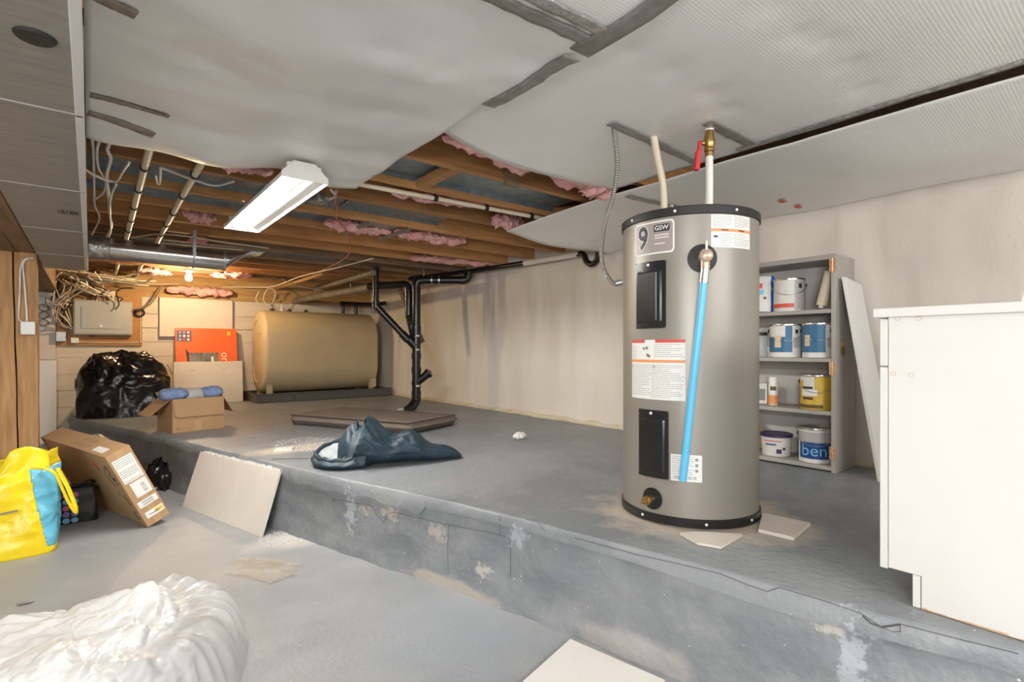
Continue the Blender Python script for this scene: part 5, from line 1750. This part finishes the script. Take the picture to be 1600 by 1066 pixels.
# scribbles and marks on the big face (local y = 0)
def scribble(pts, r=.0016, m_='dark_ink'):
    path = smoothpath([W @ Vector((x, -.0012, z)) for x, z in pts], 5)
    G().tube(path, r, 5).build('pen_mark', M[m_], tc)
scribble([(.06, .40), (.10, .41), (.13, .39), (.10, .385), (.08, .36), (.12, .35), (.09, .33), (.05, .34), (.10, .31)])
scribble([(.05, .32), (.09, .33), (.07, .30), (.04, .30), (.08, .28)])
scribble([(.16, .38), (.18, .33), (.15, .29), (.12, .27)], .001)
scribble([(.06, .22), (.09, .20), (.06, .18), (.08, .16), (.05, .15)])
scribble([(.12, .23), (.15, .20)], .001)
scribble([(.04, .09), (.07, .10), (.09, .07), (.05, .06), (.08, .04)])
g = G().slab([W @ Vector(p) for p in ((.30, -.0008, .42), (.27, -.0008, .43), (.24, -.0008, .37), (.26, -.0008, .36))], W.to_3x3() @ Vector((0, -.0006, 0)))
g.slab([W @ Vector(p) for p in ((.30, -.0008, .40), (.25, -.0008, .395), (.22, -.0008, .36), (.25, -.0008, .355))], W.to_3x3() @ Vector((0, -.0006, 0)))
g.build('red_arrow', M['redprint'], tc)

# black bin behind the carton
q = Vector((.02, 5.05, 0))
t = thing('black_bin', 'small black plastic bin half hidden behind the leaning carton', 'bin', q)
G().lathe([(.10, 0), (.12, .30), (.128, .30), (.128, .32), (.115, .32), (.10, .02), (0, .02)], q, 24).build('bin', M['black'], t, smooth=40)
g = G()
def rag(u, v):
    a = 2 * pi * u
    return q + Vector((.10 * cos(a) * sin(pi * v), .10 * sin(a) * sin(pi * v), .33 - .05 * cos(pi * v) + .02 * nz(cos(a) * 3, sin(a) * 3, v * 5)))
g.grid(rag, 24, 12, wrap=True)
tag(g.build('dark_rag', M['glassgrey'], None, origin=q + Vector((0, 0, .32)), smooth=180), 'dark crumpled rag on top of the black bin', 'rag')
q = Vector((.42, 4.72, 0))
def blackrag(u, v):
    a = 2 * pi * u
    b_ = v * pi / 2
    r_ = 1 + .3 * ridge((cos(a) * 2, sin(a) * 2, v * 3), 1)
    return q + Vector((.10 * cos(a) * cos(b_) * r_, .17 * sin(a) * cos(b_) * r_, .17 * sin(b_) * r_))
g = G(); g.grid(blackrag, 40, 16, wrap=True)
tag(g.build('black_sack', M['trash'], None, origin=q, smooth=180), 'small black sack between the leaning carton and the ledge', 'bag')

# ---------------------------------------------------------------- yellow and blue shopping bag
yc = Vector((-.455, 3.70, 0))
yb = thing('shopping_bag', 'big yellow shopping bag with light blue gusset on the floor', 'bag', yc)
hx, hy, hh = .32, .19, .47
def ybag(a, v, inset=0.0):
    k = (a / (2 * pi)) % 1
    # rounded rectangle
    cx_, sy_ = cos(a), sin(a)
    e_ = .28
    sx = math.copysign(abs(cx_) ** e_, cx_)
    sy = math.copysign(abs(sy_) ** e_, sy_)
    taper = 1 + .02 * sin(pi * min(1, v * 1.1)) - .10 * v
    x, y = sx * hx * taper, sy * hy * taper * (1 - .25 * v)
    p = Vector((x, y, v * hh))
    w_ = .018 * ridge((x * 5 + 3, y * 5, v * 3), 1) + .010 * ridge((x * 12, y * 12 + 5, v * 8), 1) + .02 * nz(x * 3, y * 3, v * 2)
    d_ = Vector((cx_, sy_, 0))
    p += d_ * w_ * min(1, v * 4)
    top = max(0, v - .72) / .28
    dip = .20 * top * max(0, 1 - ((x + .06) / .20) ** 2) if sy_ < .2 else .05 * top * (1 + nz(x * 5, 2, 1))
    p.z -= dip
    p.z += .07 * top * max(0, 1 - ((x - .20) / .11) ** 2)
    return yc + p
g = G()
nu, nv = 144, 44
vs = [ybag(2 * pi * i / nu, j / nv) for j in range(nv + 1) for i in range(nu)]
gy, gb = G(), G()
for j in range(nv):
    for i in range(nu):
        i2 = (i + 1) % nu
        f_ = (j * nu + i, j * nu + i2, (j + 1) * nu + i2, (j + 1) * nu + i)
        c = sum((vs[q_] for q_ in f_), Vector()) / 4 - yc
        blue = c.x > .215 + .08 * max(0, 1 - c.z / hh) ** 1.2 and .035 < c.z < .42 and c.y < hy * .8
        (gb if blue else gy).f.append(f_)
        (gb if blue else gy).m.append(0)
gy.v = gb.v = [tuple(v) for v in vs]
gy.build('bag_body', M['yellow'], yb, smooth=180, solid=.002)
tag(gb.build('gusset', M['sky'], yb, smooth=180, solid=.0024), 'light blue gusset')
g = G(); g.add([ybag(2 * pi * i / 48, 0) + Vector((0, 0, .002)) for i in range(48)], [tuple(range(48))])
g.build('bag_bottom', M['yellow'], yb)
hp_ = [yc + Vector(p) for p in ((.27, -.16, .43), (.315, -.17, .40), (.34, -.17, .33), (.365, -.165, .25), (.385, -.16, .20), (.395, -.15, .185), (.39, -.12, .22), (.36, -.08, .31), (.32, -.04, .40))]
g = G().tube(smoothpath(hp_, 5), .017, 8, flat=.3)
g.build('handle', M['yellow'], yb, smooth=180)
g = G().box((-.245 + .03, -.005, -.004), (-.12, .003, .004), Matrix.Translation(yc + Vector((.30, -hy - .028, .26))) @ Matrix.Rotation(-.12, 4, 'Y'))
g.build('handle_slot', M['glassgrey'], yb)
# contents of the bag
def lump(c, rx, ry, rz, seed, amp=.3, n=28):
    g = G()
    def f(u, v):
        a = 2 * pi * u
        b_ = pi * (v - .5)
        dn = Vector((cos(a) * cos(b_), sin(a) * cos(b_), sin(b_)))
        r_ = 1 + amp * ridge(dn * 2 + Vector((seed, 2, seed)), 1) * .5 + amp * .3 * nz(dn.x * 6, dn.y * 6, dn.z * 6 + seed)
        return Vector(c) + Vector((dn.x * rx, dn.y * ry, dn.z * rz)) * r_
    g.grid(f, n, n // 2, wrap=True)
    return g
tag(lump(yc + Vector((-.17, .03, .34)), .13, .11, .11, 3).build('plastic_wrap', M['clear'], None, origin=yc + Vector((-.17, .03, .3)), smooth=180), 'white plastic wrap bulging from the yellow bag', 'wrap')
tag(lump(yc + Vector((.0, -.03, .30)), .08, .08, .09, 6).build('dark_cloth', M['black'], None, origin=yc + Vector((0, -.03, .28)), smooth=180), 'black cloth lump inside the yellow bag', 'cloth')
tag(lump(yc + Vector((-.12, -.1, .235)), .06, .05, .05, 9).build('red_cloth', M['red'], None, origin=yc + Vector((-.12, -.1, .2)), smooth=180), 'red cloth corner inside the yellow bag', 'cloth')

# ---------------------------------------------------------------- black tote with coloured dots
c0 = Vector((-.18, 4.03, 0))
dt_ = thing('dotted_tote', 'black glossy tote with pink and blue dots beside the yellow bag', 'bag', c0)
tw, td, th_ = .215, .16, .20
g = G()
def tote(u, v):
    a = 2 * pi * u
    sx = math.copysign(abs(cos(a)) ** .22, cos(a))
    sy = math.copysign(abs(sin(a)) ** .22, sin(a))
    k = 1 - .05 * v
    p = Vector((tw / 2 + sx * tw / 2 * k, td / 2 + sy * td / 2 * k, v * (th_ + .012 * nz(cos(a) * 2, sin(a) * 2, 1))))
    return c0 + p + Vector((cos(a), sin(a), 0)) * .006 * ridge((p.x * 14, p.y * 14, p.z * 14), 1)
g.grid(tote, 64, 16, wrap=True)
g.add([tote(i / 32, .93) for i in range(32)], [tuple(range(32))])
g.build('bag_body', M['trash'], dt_, smooth=180)
for i in range(3):
    for j, m_ in enumerate(('cyan', 'purpdot', 'pinkdot', 'bluedot', 'pinkdot')):
        x, z = c0.x + .032 + i * .039, c0.z + .022 + j * .037
        G().slab([(x + .017 * cos(w), c0.y - .009, z + .016 * sin(w)) for w in [2 * pi * q_ / 14 for q_ in range(14)]], (0, -.002, 0)).build('dot', M[m_], dt_)
G().tube(smoothpath([c0 + Vector(p) for p in ((.0, .02, .2), (.06, .02, .215), (.13, .03, .22), (.18, .05, .235), (.2, .07, .215))], 5), .016, 8, flat=.4).build('strap', M['black'], dt_, smooth=180)

# ---------------------------------------------------------------- white plastic sack, near left
wc0 = Vector((-.04, 2.06, 0))
ps = thing('plastic_sack', 'large crumpled white plastic sack in the near left corner', 'bag', wc0)
def fold(p, s_, k=0.0):
    """broad facets that meet in sharp creases"""
    q = Vector(p) * s_ + Vector((k, k * 2, k * 3))
    q += Vector((nz(q.x * .7, q.y * .7, q.z * .7 + 5), nz(q.x * .7, q.y * .7, q.z * .7 + 9), 0)) * .8
    d_, pts_ = noise.voronoi(q)
    return d_[1] - d_[0]


def sack(a, v):
    b_ = v * pi / 2
    up, wid = sin(b_), cos(b_) ** .5
    dn = Vector((cos(a) * wid, sin(a) * wid, up * .8))
    lob = 1 + .07 * cos(2 * a + .4) + .05 * cos(3 * a - 1)
    w_ = .28 * fold(dn, 1.4, 1.3) + .12 * fold(dn, 3.0, 4.1) + .05 * fold(dn, 6.5, 2.2) + .015 * fold(dn, 14, 3.2) - .16
    side_ = max(0, cos(a + .35)) ** 1.5
    r_ = .395 * lob * (1 + w_ * .6) * (1 - .24 * side_)
    z = .19 * up ** .75 * (1 + .9 * w_)
    d_ = Vector((cos(a), sin(a), 0))
    p = wc0 + d_ * wid * r_
    m_ = math.exp(-(((p.x - .17) / .11) ** 2 + ((p.y - 2.22) / .08) ** 2))
    z += .055 * m_
    return p + Vector((0, 0, max(.001, z)))
g = crumpled('', '', '', wc0, 0, 0, 0, '', sack, 240, 110)
g.build('sack', M['clear'], ps, smooth=180)
def skirt(u, v):
    a = radians(-80) + u * radians(125)
    fo = ridge((cos(a) * 5, sin(a) * 5, v * .5), 1) * .8 + ridge((cos(a) * 11, sin(a) * 11, v * .9), 1) * .4
    r_ = .26 + .215 * v ** .6 * (1 + .12 * nz(a * 2, 3, 1)) + .026 * fo * sin(pi * min(1, v * .8 + .2))
    z = .17 * (1 - v ** 2.4) + .026 * fo * (1 - v * .7) * min(1, v * 4) + .004
    return wc0 + Vector((cos(a) * r_, sin(a) * r_, max(.003, z)))
g = G(); g.grid(skirt, 200, 36)
tag(g.build('clear_skirt', M['clear2'], ps, smooth=60), 'clear pleated plastic edge')

# ---------------------------------------------------------------- drywall sheets leaning on the ledge
BL, BR = Vector((.468, 4.013, .001)), Vector((.726, 3.09, .001))
dl = (BR - BL).normalized()
Nn = Vector((-dl.y, dl.x, 0))
if Nn.x < 0:
    Nn = -Nn
up_ = (Nn * .1115 + Vector((0, 0, .339)))
nrm_ = dl.cross(up_).normalized()
if nrm_.x > 0:
    nrm_ = -nrm_
labs = ['front cream drywall sheet leaning on the ledge', 'middle drywall sheet of the leaning stack', 'rear drywall sheet of the leaning stack against the ledge']
for i, (o0, o1, hh_) in enumerate(((0, 0, 1.0), (.02, -.02, 1.015), (.045, -.035, 1.03))):
    off = -nrm_ * (.0135 * i)
    a_, b_ = BL + dl * o0 + off, BR + dl * o1 + off
    a_.z = b_.z = .001
    t = thing('drywall_sheet', labs[i], 'drywall', a_, group='drywall sheets leaning on the ledge')
    G().slab([a_, b_, b_ + up_ * hh_, a_ + up_ * hh_], -nrm_ * .0105).build('core', M['gypsum'], t)
    G().slab([a_ + nrm_ * .0002, b_ + nrm_ * .0002, b_ + up_ * (hh_ - .004) + nrm_ * .0002, a_ + up_ * (hh_ - .004) + nrm_ * .0002], nrm_ * .0008).build('paper_face', M['drywall'], t)
    random.seed(30 + i)
    g = G()
    x = 0
    while x < (b_ - a_).length - .03:
        l = random.uniform(.01, .05)
        p_ = a_ + dl * x + up_ * hh_
        g.slab([p_, p_ + dl * l, p_ + dl * l - nrm_ * .01, p_ - nrm_ * .01], up_.normalized() * random.uniform(.001, .007))
        x += l + random.uniform(.0, .03)
    g.build('broken_edge', M['gypsum'], t)

# white board lying on the lower floor
Aa, Bb = Vector((1.306, 1.30, .001)), Vector((1.37, .957, .001))
Cc = Vector((-.319, -.086, 0)).normalized() * .62
t = thing('white_board', 'white board lying on the lower floor at the foot of the ledge', 'board', Aa)
G().slab([Aa, Bb, Bb + Cc, Aa + Cc], (0, 0, .016)).build('board', M['whiteboard'], t)
G().slab([Bb + Vector((.0, -.0008, 0)), Aa + Vector((.0, -.0008, 0)), Aa, Bb], (0, 0, .015)).build('raw_edge', M['chip'], t)
ed = Bb - Aa
G().slab([Bb + ed.normalized() * .0002, Bb + Cc + ed.normalized() * .0002, Bb + Cc + ed.normalized() * .0012, Bb + ed.normalized() * .0012], (0, 0, .0155)).build('raw_edge', M['chip'], t)

# ---------------------------------------------------------------- brown folding mattress
Lp, Np, Rp = Vector((1.34, 4.76, 0)), Vector((1.905, 3.61, 0)), Vector((2.485, 3.84, 0))
ux, uy = (Np - Lp), (Rp - Np)
mtz = .088
mm = thing('foam_mattress', 'thin brown fabric mattress lying on the ledge', 'mattress', Vector((Lp.x, Lp.y, ZL)))
nx_, ny_ = 40, 24
def top_pt(i, j, upside):
    s_, t__ = i / nx_, j / ny_
    e_ = min(min(s_, 1 - s_) * ux.length, min(t__, 1 - t__) * uy.length)
    z = mtz / 2 + (1 if upside else -1) * mtz / 2 * min(1, (e_ / .025)) ** .5
    p = Lp + ux * s_ + uy * t__
    droop = .010 * nz(p.x * 3, p.y * 3, 1) if upside else 0
    return Vector((p.x, p.y, ZL + .002 + max(0, z + droop * min(1, e_ / .1)) + (0.01 * (s_ < .03) * t__ if upside else 0)))
g = G()
g.add([top_pt(i, j, True) for j in range(ny_ + 1) for i in range(nx_ + 1)], [(j * (nx_ + 1) + i, j * (nx_ + 1) + i + 1, (j + 1) * (nx_ + 1) + i + 1, (j + 1) * (nx_ + 1) + i) for j in range(ny_) for i in range(nx_)])
g.add([top_pt(i, j, False) for j in range(ny_ + 1) for i in range(nx_ + 1)], [((j + 1) * (nx_ + 1) + i, (j + 1) * (nx_ + 1) + i + 1, j * (nx_ + 1) + i + 1, j * (nx_ + 1) + i) for j in range(ny_) for i in range(nx_)])
g.build('cushion', M['brownfab'], mm, smooth=180)
cr = [Lp, Np, Rp, Lp + uy]
cc_ = (Lp + Rp) / 2
loop = []
for i in range(4):
    a_, b_ = cr[i], cr[(i + 1) % 4]
    for k in range(12):
        p = a_ + (b_ - a_) * k / 12
        p = cc_ + (p - cc_) * .975
        loop.append(Vector((p.x, p.y, ZL + mtz * .98)))
loop.append(loop[0])
G().tube(loop, .004, 6).build('piping', M['pipingfab'], mm)

# ---------------------------------------------------------------- teal bag
ta, tb2 = Vector((1.03, 3.02, ZL)), Vector((1.76, 2.68, ZL))
ax = (tb2 - ta)
axn = ax.normalized()
sd = Vector((-axn.y, axn.x, 0))
tg = thing('teal_bag', 'dark teal nylon bag lying open on the ledge', 'bag', (ta + tb2) / 2)
def teal(u, v):
    """closed body from the folded band to the flat tip"""
    a = 2 * pi * u
    s_ = .27 + .73 * v
    wy = .185 * (1 - v) ** .55 + .014
    hz = (.215 * (1 - v) ** .75 + .014) * (.86 + .14 * sin(v * 14 + 1))
    y, z = cos(a), sin(a)
    dn = Vector((s_ * 3.2, y * 1.2, z * 1.2))
    w_ = .10 * ridge(dn * 1.1 + Vector((2, 5, 1)), 1) + .10 * ridge(dn * 2.4 + Vector((7, 1, 4)), 1) + .05 * ridge(dn * 5, 1) + .02 * ridge(dn * 11, 1)
    groove = -.16 * math.exp(-((a - 2.3 - .5 * v) / .16) ** 2) * sin(pi * min(1, v * 1.3))
    zz = (z * .5 + .5) * hz * (1 + w_ + groove)
    p = ta + ax * s_ + sd * y * wy * (1 + w_ * .6)
    return p + axn * .05 * (1 - v) * (z - .3) + Vector((0, 0, max(.001, zz)))
g = G(); g.grid(teal, 110, 80, wrap=True)
g.build('bag_body', M['teal'], tg, smooth=180)
mc = ta + ax * .17                       # the open mouth: a slumped collar, low in front, high behind
def collar(u, v):
    a = 2 * pi * u
    y, x = sin(a), cos(a)                # y < 0 faces the viewer
    rim = .045 + .055 * (y + 1) / 2 * (1.2 + .5 * x) + .05 * max(0, x) + .012 * nz(x * 3, y * 3, 4)
    k = 1 + .12 * sin(pi * v) + .06 * ridge((x * 2, y * 2, v * 2), 1) * sin(pi * v)
    return mc + (axn * x * .165 + sd * y * .185) * k + Vector((0, 0, .001 + rim * v))
g = G(); g.grid(collar, 72, 12, wrap=True)
g.build('collar', M['teal'], tg, smooth=180, solid=.004)
G().tube([collar(i / 72, 1.0) for i in range(73)], [.013 + .005 * nz(i * .3, 1, 2) for i in range(73)], 8).build('hem', M['teal'], tg, smooth=180)
def lining(u, v):
    p = collar(u, 1.0)
    c = mc + axn * .05 + Vector((0, 0, .02))
    k = 1 - v
    q = c + (p - c) * k * .97
    return q + Vector((0, 0, -.03 * sin(pi * v) + .014 * ridge((cos(2 * pi * u) * 2, sin(2 * pi * u) * 2, v * 4), 1) * sin(pi * v)))
g = G(); g.grid(lining, 60, 14, wrap=True)
tag(g.build('lining', M['lining'], tg, smooth=180), 'pale bluish lining')
def hood(u, v):
    a = pi * (.02 + .96 * u)             # stands up over the back of the mouth, folded band
    y, z = cos(a), sin(a)
    c = ta + ax * (.30 - .10 * v)
    s_ = 1.06 - .10 * v
    return c + sd * y * .19 * s_ * -1 + axn * (.05 * z - .03 * v) + Vector((0, 0, .004 + z * (.225 - .03 * v) * (1 + .05 * nz(u * 6, v * 4, 1))))
g = G(); g.grid(hood, 48, 10)
g.build('folded_band', M['teal'], tg, smooth=180, solid=.012)
def inner(u, v):
    a = pi * (.10 + .62 * u)
    y, z = cos(a), sin(a)
    w_ = .14 * ridge((y * 2, z * 2, v * 3), 1)
    c = ta + ax * (.25 - .13 * v)
    return c + sd * (-y) * .15 * (1 - .35 * v * v) + Vector((0, 0, .01 + z * .20 * (1 - .5 * v * v) * (1 + w_)))
g = G(); g.grid(inner, 40, 12)
g.build('inner_fold', M['teal'], tg, smooth=180, solid=.006)
G().tube(smoothpath([mc + Vector((-.06, -.06, .05)), mc + Vector((-.03, -.06, .09)), mc + Vector((0, -.03, .06)), mc + Vector((.05, -.06, .10)), mc + Vector((.10, -.04, .13))], 5), .004, 6).build('drawcord', M['black'], tg, smooth=60)

# ---------------------------------------------------------------- debris
def crumbs(name, label, cat, c, rx, ry, n, smin, smax, m_, z0, seed):
    random.seed(seed)
    g = G()
    for _ in range(n):
        r_ = sqrt(random.random())
        a = random.uniform(0, 2 * pi)
        s_ = random.uniform(smin, smax)
        p = Vector((c.x + rx * r_ * cos(a), c.y + ry * r_ * sin(a), z0))
        k = [Vector((random.uniform(.5, 1) * cos(w), random.uniform(.5, 1) * sin(w), 0)) * s_ for w in (0, 2.1, 4.2)]
        top = p + Vector((random.uniform(-.3, .3) * s_, random.uniform(-.3, .3) * s_, s_ * random.uniform(.3, .8)))
        g.add([p + q_ for q_ in k] + [top], [(0, 1, 3), (1, 2, 3), (2, 0, 3)])
    return tag(g.build(name, M[m_], None, origin=(c.x, c.y, z0)), label, cat, kind='stuff')
crumbs('plaster_crumbs', 'white plaster crumbs scattered on the ledge left of the teal bag', 'debris', A(480, 694, z=ZL),   .22, .30, 700, .002, .008, 'gypsum', ZL + .001, 1)
crumbs('plaster_crumbs', 'plaster crumbs on the lower floor beside the drywall sheets', 'debris', A(452, 840, z=0), .16, .14, 500, .002, .009, 'gypsum', .001, 2)
crumbs('floor_grit', 'dark grit specks scattered over the lower floor', 'debris', A(560, 960, z=0), .8, .6, 70, .002, .005, 'cardin', .001, 3)
p = A(438, 704, z=ZL)
tag(G().slab([p + Vector(q) for q in ((-.05, -.03, 0), (.06, -.05, 0), (.09, .0, 0), (.0, .04, 0))], (0, 0, .014)).build('plaster_chunk', M['gypsum'], None, origin=p), 'flat broken plaster chunk on the ledge', 'debris')
a, b = A(425, 717, z=ZL + .004), A(482, 716, z=ZL + .004)
tag(G().tube([a, b], .0035, 6).build('thin_rod', M['cast'], None, origin=a), 'thin dark rod lying on the ledge left of the teal bag', 'rod')
p = A(812, 686, z=ZL)
tag(lump(p + Vector((0, 0, .022)), .045, .035, .022, 4, .7, 24).build('crumpled_paper', M['paper'], None, origin=p, smooth=30), 'small crumpled white paper on the open ledge', 'paper')
p = A(672, 640, z=ZL) 
tag(lump(A(628, 641, z=ZL) + Vector((0, 0, .008)), .05, .03, .01, 8, .5, 20).build('plaster_chunk', M['gypsum'], None, origin=A(628, 641, z=ZL), smooth=30), 'small plaster chunk at the foot of the drain stack', 'debris')
pc = [A(x, y, z=0) for x, y in ((348, 896), (372, 873), (420, 874), (468, 884), (462, 898), (425, 914), (400, 906))]
cen = sum(pc, Vector()) / len(pc)
def film(u, v):
    k = u * len(pc)
    i = int(k) % len(pc)
    t__ = k - int(k)
    e_ = pc[i] + (pc[(i + 1) % len(pc)] - pc[i]) * t__
    p = cen + (e_ - cen) * v * (1 + .22 * nz(u * 25, 3, 1) + .12 * nz(u * 60, 1, 7))
    return Vector((p.x, p.y, .004 + .016 * abs(nz(p.x * 14, p.y * 14, 2)) * (1.2 - v)))
g = G(); g.grid(film, 56, 14, wrap=True)
tag(g.build('plastic_film', M['film'], None, origin=cen, smooth=180), 'crumpled brownish clear plastic film on the lower floor', 'film')
p = A(40, 944, z=0)
tag(lump(p + Vector((0, 0, .006)), .022, .008, .005, 2, .6, 16).build('dry_leaf', M['glassgrey'], None, origin=p, smooth=40), 'small dark dry leaf on the lower floor at left', 'leaf')
a, b = A(308, 923, z=.004), A(333, 918, z=.004)
tag(G().tube([a, b], .0035, 5).build('wood_splinter', M['sill'], None, origin=a), 'thin wood splinter behind the white plastic sack', 'splinter')
